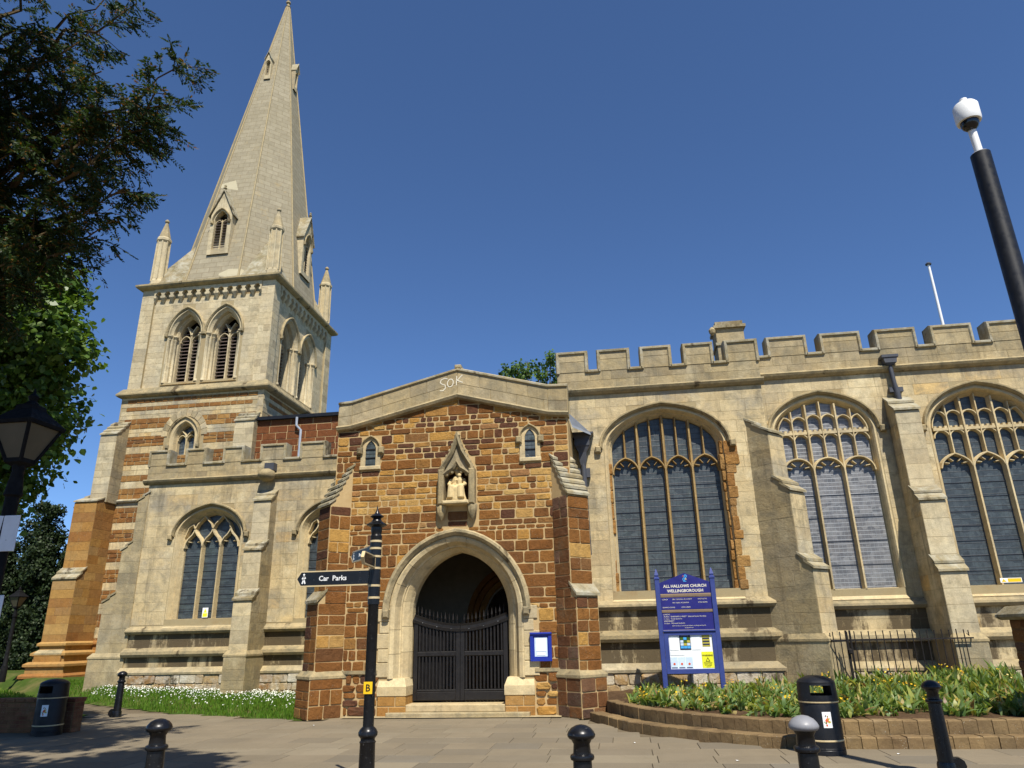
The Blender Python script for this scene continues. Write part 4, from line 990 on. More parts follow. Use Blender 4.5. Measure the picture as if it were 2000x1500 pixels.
# corner pilasters
for (x0,x1,y0,y1) in ((TX0,TX0+.62,TY0,TY0+.62),(TX1-.62,TX1,TY0,TY0+.62),(TX1-.62,TX1,TY1-.62,TY1),(TX0,TX0+.62,TY1-.62,TY1)):
    pl_=mk('corner_pilaster',MB().box(x0+.01,x1-.01,y0+.01,y1-.01,12.1,17.02),M['mortar_pale'],belfry)
    fs=south(y0+.01); KEEP.append(fs); PAR[id(fs)]=pl_
    if y0<TY0+1: lay('belfry',fs,lambda v,x0=x0,x1=x1:[(x0,x1)],courses(12.15,17.0,.28,.36,rt_),.3,.6,.006,.003,.007,'tower',0,rt_.random())
    if x1>TX1-.1:
        fe=Fr((x1-.01,0,0),(0,1,0)); KEEP.append(fe); PAR[id(fe)]=pl_
        lay('belfry',fe,lambda v,y0=y0,y1=y1:[(y0,y1)],courses(12.15,17.0,.28,.36,rt_),.3,.6,.006,.003,.007,'tower',0,rt_.random())
def slats(parent,fr,u0,u1,v0,v1,top,n,nn,mat='slate'):
    for i in range(n):
        v=v0+(v1-v0)*(i+.5)/n
        if v>top((u0+u1)/2): continue
        hw=(u1-u0)/2; c=(u0+u1)/2
        while hw>.03 and (v+.05>top(c-hw+.001) or v+.05>top(c+hw-.001)): hw-=.03
        if hw<=.03: continue
        mk('louvre',MB().add([fr.P(c-hw,v-.05,nn+.10),fr.P(c+hw,v-.05,nn+.10),fr.P(c+hw,v+.055,nn-.06),fr.P(c-hw,v+.055,nn-.06),fr.P(c-hw,v-.075,nn+.10),fr.P(c+hw,v-.075,nn+.10),fr.P(c+hw,v+.03,nn-.06),fr.P(c-hw,v+.03,nn-.06)],
            [(0,1,2,3),(7,6,5,4),(0,4,5,1),(1,5,6,2),(3,2,6,7),(0,3,7,4)]),M[mat],parent)
def belfry_window(fr,o,label=None):
    w_=mk('belfry_window',MB().sweep(fr,o.outline(),[(.02,-.3),(.02,.03),(-.03,.03),(-.06,-.04),(-.14,-.12),(-.15,-.3),(-.2,-.32),(-.26,-.42),(-.27,-.75),(.02,-.75)]),M['tower'],belfry)
    if label: w_['label']=label
    hood(w_,fr,o,.04,.11,.11,.0,'string')
    P=fr.P
    for s in (-1,1):
        for k,(uu,nn) in enumerate(((o.uc+s*(o.a-.03),-.05),(o.uc+s*(o.a-.20),-.25))):
            c=P(uu,12.4,nn)
            sh=mk('nook_shaft',MB().lathe([(.10,0),(.10,.08),(.065,.12),(.065,o.vs-12.4-.22),(.08,o.vs-12.4-.2),(.065,o.vs-12.4-.18),(.11,o.vs-12.4-.04),(.125,o.vs-12.4-.03),(.125,o.vs-12.4+.03)],c,10),M['tower'],w_,smooth=40)
    ia=o.a-.26; it=Op(o.uc,ia,12.4,o.vs,o.h-.30,'p'); pts=it.pts(10); top=lambda u:arch_v(pts,u)
    mk('mullion',bar(fr,[(o.uc,12.35),(o.uc,o.vs+.15)],.14,-.72,-.45),M['tower'],w_)
    for s in (-1,1):
        mk('tracery_bar',bar(fr,[(o.uc,o.vs+.1),(o.uc+s*.07,o.vs+.32),(o.uc+s*.24,o.vs+.58)],.12,-.72,-.45),M['tower'],w_)
        c=o.uc+s*ia/2
        mk('light_head',bar(fr,arch(c,ia/2-.03,o.vs-.18,.32,6,'p'),.08,-.70,-.5),M['tower'],w_)
        u0,u1=sorted((o.uc+s*.05,o.uc+s*ia))
        slats(w_,fr,u0,u1,12.42,o.vs+.55,top,17,-.66)
    mk('sill',MB().add([P(o.uc-o.a-.05,12.28,.06),P(o.uc+o.a+.05,12.28,.06),P(o.uc+o.a,12.46,-.7),P(o.uc-o.a,12.46,-.7)],[(0,1,2,3)]),M['cream_plain'],w_)
belfry_window(FB,bw[0],'left of the paired louvred belfry openings facing the camera'); belfry_window(FB,bw[1],'right of the paired louvred belfry openings facing the camera')
belfry_window(FBE,ew[0]); belfry_window(FBE,ew[1])
# corbel table and cornice
for fr,u0,u1 in ((FB,TX0+.62,TX1-.62),(FBE,.62,5.98)):
    mk('corbel_band',MB().fbox(fr,u0,u1,16.86,17.0,.0,.16),M['tower'],belfry)
    n=12
    for i in range(n+1):
        u=u0+(u1-u0)*i/n
        a,b=max(u0,u-.17),min(u1,u+.17)
        ct=MB().rings([[fr.P(a+(u-a)*k,v,0),fr.P(b+(u-b)*k,v,0),fr.P(b+(u-b)*k,v,d_),fr.P(a+(u-a)*k,v,d_)] for k,v,d_ in ((.9,16.30,.02),(.62,16.44,.10),(.34,16.56,.17),(.28,16.64,.17),(.62,16.68,.17),(.5,16.76,.17),(0,16.87,.17))])
        mk('corbel',ct,M['tower'],belfry)
ring_course('cornice',TX0,TX1,TY0,TY1,[(-.05,16.98),(.10,17.02),(.22,17.08),(.26,17.14),(.26,17.22),(.18,17.26),(-.1,17.40)],'string',belfry)
# spire
SX,SY=(TX0+TX1)/2,(TY0+TY1)/2; AX=-17.22; SZ0,SZ1=17.28,37.0; RI=3.16
def sp_c(z): k=(z-SZ0)/(SZ1-SZ0); return SX+(AX-SX)*k,SY
def sp_r(z): k=(z-SZ0)/(SZ1-SZ0); return RI*(1-k)+.10*k
def octa(z,g=0.):
    cx,cy=sp_c(z); r=(sp_r(z)+g)/math.cos(math.pi/8)
    return [(cx+r*math.cos(math.pi/8+i*math.pi/4),cy+r*math.sin(math.pi/8+i*math.pi/4),z) for i in range(8)]
zs=[SZ0+(SZ1-SZ0)*i/12 for i in range(13)]
sb=MB(); sb.rings([octa(z) for z in zs],True,True)
me=bpy.data.meshes.new('spire'); me.from_pydata(sb.v,[],sb.f); uv=me.uv_layers.new(name='UVMap')
for p in me.polygons:
    if len(p.vertices)!=4: continue
    c=sum((Vector(sb.v[i]) for i in p.vertices),Vector())/4; nrm=p.normal; tang=Vector((-nrm.y,nrm.x,0)).normalized()
    cx,cy=sp_c(c.z)
    for li in p.loop_indices:
        v=Vector(sb.v[me.loops[li].vertex_index]); uv.data[li].uv=((v-Vector((cx,cy,0))).dot(tang)+round(nrm.x*3)+round(nrm.y*5),v.z)
spire=link('spire',me,M['spire'],church); spire['label']='tall tapering octagonal stone spire with lucarnes'
for i in range(8):
    mk('spire_rib',MB().tube([octa(z,.01)[i] for z in (SZ0,22,27,32,SZ1)],[.045,.042,.04,.035,.03],6),M['spire_rib'],spire)
cx,cy=sp_c(SZ1)
mk('capstone',MB().lathe([(.13,-.4),(.15,-.1),(.12,0),(.16,.06),(.10,.12),(.07,.3),(.14,.36),(.13,.46),(.05,.55)],(cx,cy,SZ1),8),M['grey'],spire,smooth=40)
mk('finial_rod',MB().tube([(cx,cy,SZ1+.4),(cx,cy,SZ1+1.6)],.03,6),M['iron_rail'],spire)
# broaches and pinnacles
for sx_ in (-1,1):
    for sy_ in (-1,1):
        zt=20.0; x=SX+sx_*3.22; y=SY+sy_*3.27
        r=RI; t=math.tan(math.pi/8)*r
        c,_=sp_c(zt); d=sp_r(zt)*math.cos(math.pi/4)
        tip=(c+sx_*d,SY+sy_*d,zt)
        A=(SX+sx_*r,SY+sy_*t,SZ0); B=(SX+sx_*t,SY+sy_*r,SZ0)
        mk('broach',MB().add([(x,y,SZ0-.02),A,B,tip],[(0,1,3),(0,3,2)]),M['tile'],spire)
        px,py=SX+sx_*2.88,SY+sy_*2.93
        oc=lambda r_,z:[(px+r_*math.cos(math.pi/8+i*math.pi/4),py+r_*math.sin(math.pi/8+i*math.pi/4),z) for i in range(8)]
        pn=mk('pinnacle',MB().rings([oc(.33,17.2),oc(.33,17.6),oc(.29,17.7),oc(.27,19.7),oc(.34,19.78),oc(.34,19.9),oc(.27,19.98)]),M['tower'],spire)
        mk('pinnacle_cap',MB().rings([oc(.29,19.95),oc(.16,20.45),oc(.06,20.82),oc(.11,20.88),oc(.10,20.95),oc(.03,21.02)]),M['grey'],pn)
        for i in range(8):
            a=math.pi/4*i; mk('shaft_roll',MB().tube([(px+.31*math.cos(a+math.pi/8),py+.31*math.sin(a+math.pi/8),17.65),(px+.285*math.cos(a+math.pi/8),py+.285*math.sin(a+math.pi/8),19.72)],.035,5),M['tower'],pn)
# lucarnes
def lucarne(fr,uc,z0,zsp,ztop,w,depth,nsl,label):
    P=fr.P; h=w/2; gz=ztop
    prof=[(uc-h,z0),(uc+h,z0),(uc+h,zsp+.1),(uc,gz),(uc-h,zsp+.1)]
    o=Op(uc,h*.62,z0+.1,zsp-.25,h*1.05,'p')
    g=MB(); wall(g,fr,uc-h,uc+h,z0-.15,[(uc-h,zsp+.1),(uc,gz),(uc+h,zsp+.1)],[o],.3)
    for s in (-1,1):
        g.add([P(uc+s*h,z0-.15,0),P(uc+s*h,zsp+.1,0),P(uc+s*h,zsp+.1,-depth),P(uc+s*h,z0-.15,-depth)],[(0,1,2,3)])
    lu=mk('lucarne',g,M['tower'],spire); lu['label']=label
    for s in (-1,1):
        mk('lucarne_roof',MB().add([P(uc+s*(h*1.18),zsp+.0,.08),P(uc,gz+.08,.08),P(uc,gz+.08,-depth*1.6),P(uc+s*(h*1.18),zsp,-depth),P(uc+s*(h*1.18),zsp+.07,.08),P(uc,gz+.16,.08),P(uc,gz+.16,-depth*1.6),P(uc+s*(h*1.18),zsp+.07,-depth)],[(4,5,6,7),(0,1,5,4),(0,4,7,3),(0,3,2,1)]),M['tile'],lu)
    hood(lu,fr,o,.05*min(1,w),.07*min(1,w),.08*min(1,w),.05*min(1,w),'string',stops=w>.6)
    mk('mullion',bar(fr,[(uc,z0),(uc,o.vs+.1)],w*.07,-.28,-.1),M['tower'],lu)
    for s in (-1,1): mk('light_head',bar(fr,arch(uc+s*o.a/2,o.a/2,o.vs-.1,.22,5,'p'),w*.05,-.26,-.12),M['tower'],lu)
    pts=o.pts(8); top=lambda u:arch_v(pts,u)
    mk('backing',MB().fbox(fr,uc-h*.7,uc+h*.7,z0,zsp+.2,-.42,-.38),M['darkroom'],lu)  # dark sheet, shade inside the lucarne put into its colour
    for s in (-1,1):
        u0,u1=sorted((uc+s*.03,uc+s*o.a)); slats(lu,fr,u0,u1,z0+.15,o.vs+.3,top,nsl,-.24)
    mk('lucarne_finial',MB().lathe([(r__*min(1,w),h__*min(1,w)) for r__,h__ in ((.05,0),(.04,.1),(.10,.16),(.04,.22),(.07,.3),(.01,.36))],P(uc,gz+.06,.0),6),M['grey'],lu)
cx,_=sp_c(19.2); r=sp_r(19.0)
lucarne(Fr((0,SY-r-.12,0),(1,0,0)),cx-.05,18.95,20.85,22.2,1.08,1.0,12,'large gabled lucarne on the sunlit front of the spire')
lucarne(Fr((cx+r+.12,0,0),(0,1,0)),SY,18.95,20.85,22.2,1.08,1.0,12,'large gabled lucarne on the right flank of the spire')
cx,_=sp_c(31); r=sp_r(30.9)
lucarne(Fr((0,SY-r-.1,0),(1,0,0)),cx,30.9,32.05,32.5,.36,.3,8,'small upper lucarne on the sunlit front of the spire')
lucarne(Fr((cx+r+.1,0,0),(0,1,0)),SY,30.9,32.05,32.5,.36,.3,8,'small upper lucarne on the right flank of the spire')
# tower buttresses
b=buttress(tower,(-20.93,27.0),(0,-1),.76,[(.7,7.05,9.9,.75)],{'end':'tower','left':'tower','right':'grey'},'tile','ashlar','grey',None,(4,2),seed=71,course=(.26,.36),gap=.01,rough=0,mortar='mortar_pale',bw=(.35,.7),depth=(.003,.007))  # right face greyer: its shade put into the stone colour
b['label']='upper pale stage of the tower corner buttress'
b=buttress(tower,(-21.12,27.0),(0,-1),1.0,[(1.1,4.35,7.0,.55),(1.5,1.6,3.95,.45)],'ochre','tile','band','ochre',(1.66,1.3),(2,2),seed=72,course=(.3,.4),gap=.008,rough=0,mortar='mortar_dark',bw=(.5,.9),depth=(.003,.007))
b['label']='ochre ironstone corner buttress of the tower with stepped base'
for z,e in ((1.62,.10),(1.28,.22),(.90,.36),(.5,.46)):
    mk('base_moulding',MB().rings([[(-21.62-e+o,25.5-e*.8+o,zz),(-20.62+e-o,25.5-e*.8+o,zz),(-20.62+e-o,27,zz),(-21.62-e+o,27,zz)] for o,zz in ((.08,z-.34),(.08,z-.1),(.0,z-.06),(.0,z+.02),(.12,z+.10))]),M['ochre'],b)
    mk('base_moulding',MB().sweep(FT,[(-20.6,z),(-15.4,z)],[(-.3,.0),(-.3,e*.7),(-.08,e*.7),(-.04,e*.7+.07),(.02,e*.7+.07),(.1,0)]),M['ochre'],b)
b=buttress(tower,(-15.02,27.0),(0,-1),.86,[(.42,7.2,10.22,.5)],{'end':'tower','left':'grey','right':'grey'},'tile','ashlar','grey',None,(3,2),seed=73,course=(.26,.36),gap=.01,rough=0,mortar='mortar_pale',bw=(.35,.7),depth=(.003,.007))
b['label']='short pale buttress where tower and clerestory meet'
# all loose stones of the church
flush_pool('iron','ironstone_block',PAR,porch)
flush_pool('ashlar','ashlar_block',PAR,church)
flush_pool('band','band_stone',PAR,tower)
flush_pool('base','base_stone',PAR,church,150)
flush_pool('clere','clerestory_block',PAR,cl_)
flush_pool('belfry','belfry_block',PAR,belfry)
# ------------------------------------------------------------------ ground, paving, grass, bed
def structure(o): o['kind']='structure'; return o
structure(mk('ground',MB().add([(-900,-300,-.06),(900,-300,-.06),(900,1500,-.06),(-900,1500,-.06)],[(0,1,2,3)]),M['earth']))
def inside(p,poly):
    x,y=p; c=False
    for (x0,y0),(x1,y1) in zip(poly,poly[1:]+poly[:1]):
        if (y0>y)!=(y1>y) and x<(x1-x0)*(y-y0)/(y1-y0)+x0: c=not c
    return c
def catmull(P,n=10):
    out=[]
    Q=[(2*P[0][0]-P[1][0],2*P[0][1]-P[1][1])]+P+[(2*P[-1][0]-P[-2][0],2*P[-1][1]-P[-2][1])]
    for i in range(1,len(Q)-2):
        for k in range(n):
            t=k/n; r_=[]
            for d in (0,1):
                a,b,c,e=Q[i-1][d],Q[i][d],Q[i+1][d],Q[i+2][d]
                r_.append(.5*(2*b+(c-a)*t+(2*a-5*b+4*c-e)*t*t+(3*b-a-3*c+e)*t**3))
            out.append(tuple(r_))
    return out+[P[-1]]
LOW=[(-.75,15.35),(-.52,14.75),(.04,13.62),(.91,12.62),(1.95,11.86),(2.96,11.62),(5.23,11.66),(7.5,11.9)]
UPP=[(-.42,15.6),(-.2,14.95),(.32,13.86),(1.10,12.90),(2.05,12.16),(3.0,11.94),(5.2,11.96),(7.5,12.2)]
low=catmull(LOW); upp=catmull(UPP)
GE=[(-6.6,15.55),(-7.3,15.72),(-8.8,16.33),(-10.85,17.21),(-13.41,18.91),(-15.83,20.47),(-18.5,22.2),(-23,25.2),(-30,29)]
G1=GE+[(-30,40),(-20.5,40),(-20.5,26.8),(-15.4,26.8),(-15.4,21.3),(-6.6,21.3)]
G2=[(-10.9,13.98),(-12.6,16.4),(-16.2,19.4),(-19.6,21.6),(-24,24.4),(-31,28),(-50,28),(-50,13.98)]
pave=structure(mk('pavement',MB().add([(-60,-60,-.02),(60,-60,-.02),(60,17.6,-.02),(-60,17.6,-.02)],[(0,1,2,3)]).add([(-60,17.6,-.02),(-6,17.6,-.02),(-6,40,-.02),(-60,40,-.02)],[(0,1,2,3)]),M['asphalt']))
rs_=random.Random(77); bedpoly=low+[(7.5,18),(-.75,18)]
y=8.6; row=0
while y<16.6:
    d=.58+rs_.uniform(-.02,.05); x=-15.5+(.3 if row%2 else 0)+rs_.uniform(-.1,.1)
    while x<6.2:
        w_=rs_.choice((.58,.74,.88)); c=(x+w_/2,y+d/2)
        vis=c[0]>-1.13*y-1.5 and c[0]<.55*y
        blocked=inside(c,G1) or inside(c,G2) or inside((c[0],c[1]-.05),bedpoly) or (c[1]>15.95 and -6.5<c[0]<-.9)
        if vis and not blocked:
            t=rs_.uniform(-.003,.003); g=.0035
            mb=MB().bbox(Fr((0,0,0),(1,0,0)),0,1,0,1,0,1,.1); mb=MB()
            z1=.0+t
            x0,x1,y0,y1=x+g,x+w_-g,y+g,y+d-g; b_=.005
            mb.rings([[(x0,y0,-.03),(x1,y0,-.03),(x1,y1,-.03),(x0,y1,-.03)],[(x0,y0,z1-.006),(x1,y0,z1-.006),(x1,y1,z1-.006),(x0,y1,z1-.006)],[(x0+b_,y0+b_,z1),(x1-b_,y0+b_,z1),(x1-b_,y1-b_,z1+rs_.uniform(-.003,.003)),(x0+b_,y1-b_,z1)]],False,True)
            mk('paving_slab',mb,M['slab'],pave)
        x+=w_
    y+=d; row+=1
# turf
def dist_edge(p,line):
    best=9
    for (x0,y0),(x1,y1) in zip(line,line[1:]):
        dx,dy=x1-x0,y1-y0; t=max(0,min(1,((p[0]-x0)*dx+(p[1]-y0)*dy)/(dx*dx+dy*dy)))
        best=min(best,math.hypot(p[0]-x0-dx*t,p[1]-y0-dy*t))
    return best
def gz1(x,y): 
    k=min(1,dist_edge((x,y),GE)/.8); k=k*k*(3-2*k); return .0+k*(.05+max(0,-8-x)*.034)+.012*math.sin(x*3.1+y*2.3)*k
G2E=G2[:6]
def gz2(x,y):
    k=min(1,dist_edge((x,y),G2E)/.8); k=k*k*(3-2*k); return .04+k*(.28+max(0,-13-x)*.02)
def turf(name,poly,zf,edge,step=.4):
    xs=[p[0] for p in poly]; ys=[p[1] for p in poly]; mb=MB(); idx={}
    nx=int((max(xs)-min(xs))/step)+1; ny=int((max(ys)-min(ys))/step)+1; x0,y0=min(xs),min(ys)
    def vid(i,j):
        if (i,j) not in idx: idx[(i,j)]=len(mb.v); x,y=x0+i*step,y0+j*step; mb.v.append((x,y,zf(x,y)))
        return idx[(i,j)]
    for i in range(nx):
        for j in range(ny):
            if inside((x0+(i+.5)*step,y0+(j+.5)*step),poly): mb.f.append((vid(i,j),vid(i+1,j),vid(i+1,j+1),vid(i,j+1)))
    return structure(mk(name,mb,M['earth']))
turf('lawn',G1,lambda x,y:gz1(x,y)-.01,GE,.35); turf('raised_lawn',G2,lambda x,y:gz2(x,y)-.01,G2E,.5)
nr=np.random.default_rng(4)
def blades(pts,h,wid,lean,m,name,bend=.35):
    """pts (N,3): narrow bent grass blades, two quads folded into one 5-gon each"""
    N=len(pts); a=nr.uniform(0,2*np.pi,N); H=h*nr.uniform(.5,1.2,N); W=wid*nr.uniform(.7,1.3,N)
    ax=np.stack([np.cos(a),np.sin(a),np.zeros(N)],1); la=nr.uniform(0,2*np.pi,N); L=np.stack([np.cos(la),np.sin(la),np.zeros(N)],1)*(lean*nr.uniform(.2,1.2,N))[:,None]
    up_=np.array([0,0,1.])
    b0=pts-ax*W[:,None]/2; b1=pts+ax*W[:,None]/2; m0=pts+up_*(H*.6)[:,None]+L*.35; tip=pts+up_*H[:,None]+L
    V=np.stack([b0,b1,m0+ax*W[:,None]*.42,tip,m0-ax*W[:,None]*.42],1)
    return qmesh(name,V,5,m)
def scatter(poly,zf,n,cond=None):
    xs=[p[0] for p in poly]; ys=[p[1] for p in poly]; out=[]
    while len(out)<n:
        for x,y in zip(nr.uniform(min(xs),max(xs),4000),nr.uniform(min(ys),max(ys),4000)):
            if inside((x,y),poly) and (cond is None or cond(x,y)): out.append((x,y,zf(x,y)))
            if len(out)>=n: break
    return np.array(out)
front=[p for p in GE[:7]]+[(-18.5,25),(-15.5,25),(-15.5,21.3),(-6.7,21.3)]
pg=scatter(front,gz1,26000)
o=link('grass',blades(pg,.10,.014,.05,M['grassleaf'],'grass'),None); o['kind']='stuff'; tag(o,'short green grass strip between paving and aisle wall','grass')
pg=scatter([(-10.9,14.1),(-12.6,16.4),(-16.2,19.4),(-24,24.4),(-24,14.1)],gz2,14000)
o=link('grass',blades(pg,.11,.016,.05,M['grassleaf'],'grass'),None); o['kind']='stuff'; tag(o,'shaded grass behind the low brick wall','grass')
# daisies, thick near the wall
def dcond(x,y):
    return nr.random()<max(.03,math.exp(-(21.3-y)/1.5))
pd=scatter([(-7,16.4),(-10.85,17.6),(-13.41,19.2),(-15.9,20.9),(-15.3,21.25),(-6.8,21.25)],gz1,1500,dcond)
N=len(pd); r_=nr.uniform(.010,.018,N); V=[]
tilt=nr.normal(0,.35,(N,2)); hh=pd[:,2]+nr.uniform(.08,.13,N)
ang=np.arange(6)*np.pi/3
V=np.stack([np.stack([pd[:,0]+r_*np.cos(t),pd[:,1]+r_*np.sin(t),hh+r_*(np.cos(t)*tilt[:,0]+np.sin(t)*(tilt[:,1]+.5))],1) for t in ang],1)
o=link('daisies',qmesh('daisies',V,6,M['daisy']),None); o['kind']='stuff'; tag(o,'scattered white daisies in the grass under the aisle wall','daisies')
# flower bed edging in two tiers of bricks on end
edg=thing('bed_edging',(2.5,11.7,0),'two-step curved brown brick edging round the flower bed','edging')
def tier(curve,z0,z1,depth,bl):
    L=[0]
    for p,q in zip(curve,curve[1:]): L.append(L[-1]+math.hypot(q[0]-p[0],q[1]-p[1]))
    def at(d):
        for i in range(len(L)-1):
            if L[i]<=d<=L[i+1]: t=(d-L[i])/(L[i+1]-L[i]); return Vector((curve[i][0]+(curve[i+1][0]-curve[i][0])*t,curve[i][1]+(curve[i+1][1]-curve[i][1])*t,0))
        return Vector((*curve[-1],0))
    d=0; r=random.Random(int(z1*100))
    while d<L[-1]-bl:
        a,b=at(d+.004),at(d+bl-.004); U=(b-a).normalized(); j=r.uniform(-.008,.008)
        fr=Fr(a+U.cross(Vector((0,0,1)))*j,U); w_=(b-a).length
        P=fr.P; c=.014; zt=z1+r.uniform(-.006,.006)
        mb=MB().rings([[P(0,z0,0),P(w_,z0,0),P(w_,z0,-depth),P(0,z0,-depth)],[P(0,zt-c,0),P(w_,zt-c,0),P(w_,zt-c,-depth),P(0,zt-c,-depth)],[P(c*.5,zt,-c),P(w_-c*.5,zt,-c),P(w_-c*.5,zt,-depth),P(c*.5,zt,-depth)]],False,True)
        mk('edging_brick',mb,M['edging'],edg); d+=bl
tier(low,-.02,.15,.26,.20); tier(upp,.12,.33,.22,.20)
# soil
mb=MB(); nrow=9
for i,p in enumerate(upp):
    x1=min(max(p[0]*1.0,-.5),7.5); y1=17.85 if x1>-.3 else 17.85
    for k in range(nrow+1):
        t=k/nrow; x=p[0]+(x1-p[0])*t; yy=p[1]+.16+(y1-p[1]-.16)*t
        mb.v.append((x,yy,  .29+t*(.06+.045*max(0,x-1.5))+.018*math.sin(x*7+yy*5)+.012*math.sin(x*17-yy*13)))
for i in range(len(upp)-1):
    for k in range(nrow): a=i*(nrow+1)+k; mb.f.append((a,a+nrow+1,a+nrow+2,a+1))
structure(mk('soil',mb,M['soil']))
def soilz(x,y): return .29+(.06+.045*max(0,x-1.5))*min(1,max(0,(y-12.3)/5.5))
inner=[(x,y+.62) for x,y in upp if x>.0]+[(7.5,16.75),(.2,16.9)]
pc=scatter(inner,soilz,1100,lambda x,y:math.sin(x*2.3+1)*math.sin(y*1.9+x*.7)+.35*math.sin(x*6.1)*math.sin(y*5.3)>nr.uniform(-1.3,.25))
# bulb foliage: clumps of broad bent leaves plus low rosettes
LV=[]
def leafstrip(p,az,h,w,out,n=4,tw=0):
    d=Vector((math.cos(az),math.sin(az),0)); s=Vector((-d.y,d.x,0)); r0=[]; r1=[]
    for k in range(n+1):
        t=k/n; c=Vector(p)+d*(out*t*t)+Vector((0,0,1))*(h*(t-.35*t*t*out/h if h>0 else 0)); ww=w*(math.sin(math.pi*min(1,t*.9+.12)))*.5
        r0.append(tuple(c-s*ww)); r1.append(tuple(c+s*ww+Vector((0,0,ww*.6))))
    return r0,r1
bl=MB(); pf=random.Random(8); pet=MB()
for (x,y,z) in pc:
    kind=pf.random(); hs=pf.uniform(.7,1.3)*(1+.07*max(0,x-1.5)*min(1,max(0,(y-13)/3)))
    if kind<.55:
        for k in range(pf.randint(5,8)):
            h=pf.uniform(.13,.31)*hs; a,b_=leafstrip((x+pf.uniform(-.05,.05),y+pf.uniform(-.05,.05),z-.01),pf.uniform(0,6.28),h,pf.uniform(.035,.085),pf.uniform(.08,.26))
            o_=len(bl.v); bl.v+=a+b_; n=len(a); bl.f+=[(o_+i,o_+i+1,o_+n+i+1,o_+n+i) for i in range(n-1)]
    else:
        for k in range(pf.randint(9,14)):
            h=pf.uniform(.08,.22)*hs; a,b_=leafstrip((x+pf.uniform(-.09,.09),y+pf.uniform(-.09,.09),z-.01),pf.uniform(0,6.28),h,pf.uniform(.04,.075),pf.uniform(.05,.17),3)
            o_=len(bl.v); bl.v+=a+b_; n=len(a); bl.f+=[(o_+i,o_+i+1,o_+n+i+1,o_+n+i) for i in range(n-1)]
        if pf.random()<.11:
            for k in range(pf.randint(3,7)):
                c=(x+pf.uniform(-.09,.09),y+pf.uniform(-.09,.09),z+.16*hs+pf.uniform(0,.10)); rad=pf.uniform(.012,.022)
                tx,ty=pf.uniform(-.6,.6),pf.uniform(-.9,.1)
                o_=len(pet.v); pet.v+=[(c[0]+rad*math.cos(t),c[1]+rad*math.sin(t),c[2]+rad*(math.cos(t)*tx+math.sin(t)*-ty)) for t in [i*math.pi/3 for i in range(6)]]; pet.f.append(tuple(range(o_,o_+6)))
    if pf.random()<.05:
        h=pf.uniform(.3,.45); bl.tube([(x,y,z),(x+pf.uniform(-.05,.05),y,z+h)],.006,4)
o=mk('bedding_plants',bl,M['bedleaf'],smooth=80); o['kind']='stuff'; tag(o,'dense bulb leaves and rosettes filling the flower bed','plants')
o=mk('yellow_flowers',pet,M['petal']); o['kind']='stuff'; tag(o,'small yellow blooms dotted through the flower bed','flowers')
# litter on the paving
for (x,y,lab) in ((1.35,10.6,'small white paper scrap on the slabs left of the grey-capped bollard'),(.05,12.2,'small white paper scrap by the curved end of the bed edging'),(3.5,11.15,'small white paper scrap between litter bin and glossy bollard'),(-6.1,14.6,'small white paper scrap on the paving left of the finger post')):
    a=rs_.uniform(0,3); s=.022
    o=mk('paper_scrap',MB().add([(x+s*math.cos(a+k*1.57)*(1+.4*(k%2)),y+s*math.sin(a+k*1.57),.008+.006*(k%2)) for k in range(4)],[(0,1,2,3)]),M['paper']); tag(o,lab,'litter','white specks of litter on the paving')
# ------------------------------------------------------------------ text helper
def text(name,s,size,fr,u,v,n,mat,parent,align='CENTER',thick=.002,bold=0.):
    cu=bpy.data.curves.new('t','FONT'); cu.body=s; cu.size=size; cu.align_x=align; cu.extrude=thick; cu.resolution_u=2; cu.offset=bold
    ob=bpy.data.objects.new('t',cu); col.objects.link(ob); dg=bpy.context.evaluated_depsgraph_get()
    me=bpy.data.meshes.new_from_object(ob.evaluated_get(dg)); bpy.data.objects.remove(ob); bpy.data.curves.remove(cu)
    for vv in me.vertices: vv.co=fr.P(u+vv.co.x,v+vv.co.y,n+vv.co.z)
    me.materials.clear(); me.materials.append(M[mat]); return link(name,me,None,parent)
# ------------------------------------------------------------------ noticeboard
FNB=south(16.5)
nbd=thing('noticeboard',(1.4,16.5,.3),'tall blue church noticeboard on two posts among the flower bed plants','noticeboard')
for u in (.80,1.98):
    mk('post',MB().bbox(FNB,u-.05,u+.05,.25,2.68,-.05,.05,.008),M['blue'],nbd)
    mk('post_finial',MB().rings([[FNB.P(u+a*r,v,b*r) for a,b in ((-1,-1),(1,-1),(1,1),(-1,1))] for r,v in ((.06,2.68),(.06,2.71),(.035,2.73),(.045,2.77),(.008,2.90))]),M['blue'],nbd)
mk('header_panel',MB().prism([(.85,2.37),(1.93,2.37),(1.93,2.60),(1.40,2.80),(.85,2.60)],FNB,-.02,.02),M['blue_panel'],nbd)
mk('trim_rail',MB().bbox(FNB,.85,1.93,2.30,2.36,-.02,.03,.008),M['brown_trim'],nbd)
mk('info_panel',MB().bbox(FNB,.85,1.93,2.04,2.295,-.02,.02,.003),M['blue_panel'],nbd)
mk('trim_rail',MB().bbox(FNB,.85,1.93,1.975,2.035,-.02,.03,.008),M['brown_trim'],nbd)
mk('info_panel',MB().bbox(FNB,.85,1.93,1.625,1.97,-.02,.02,.003),M['blue_panel'],nbd)
mk('canopy_strip',MB().bbox(FNB,.84,1.94,1.585,1.62,-.02,.07,.008),M['blue'],nbd)
cs=mk('display_case',MB().sweep(FNB,[(.90,.80),(1.90,.80),(1.90,1.56),(.90,1.56)],[(-.045,-.03),(-.045,.045),(.045,.045),(.045,-.03)],True),M['blue'],nbd)
mk('backboard',MB().fbox(FNB,.92,1.88,.82,1.55,-.03,.012),M['paper'],cs)
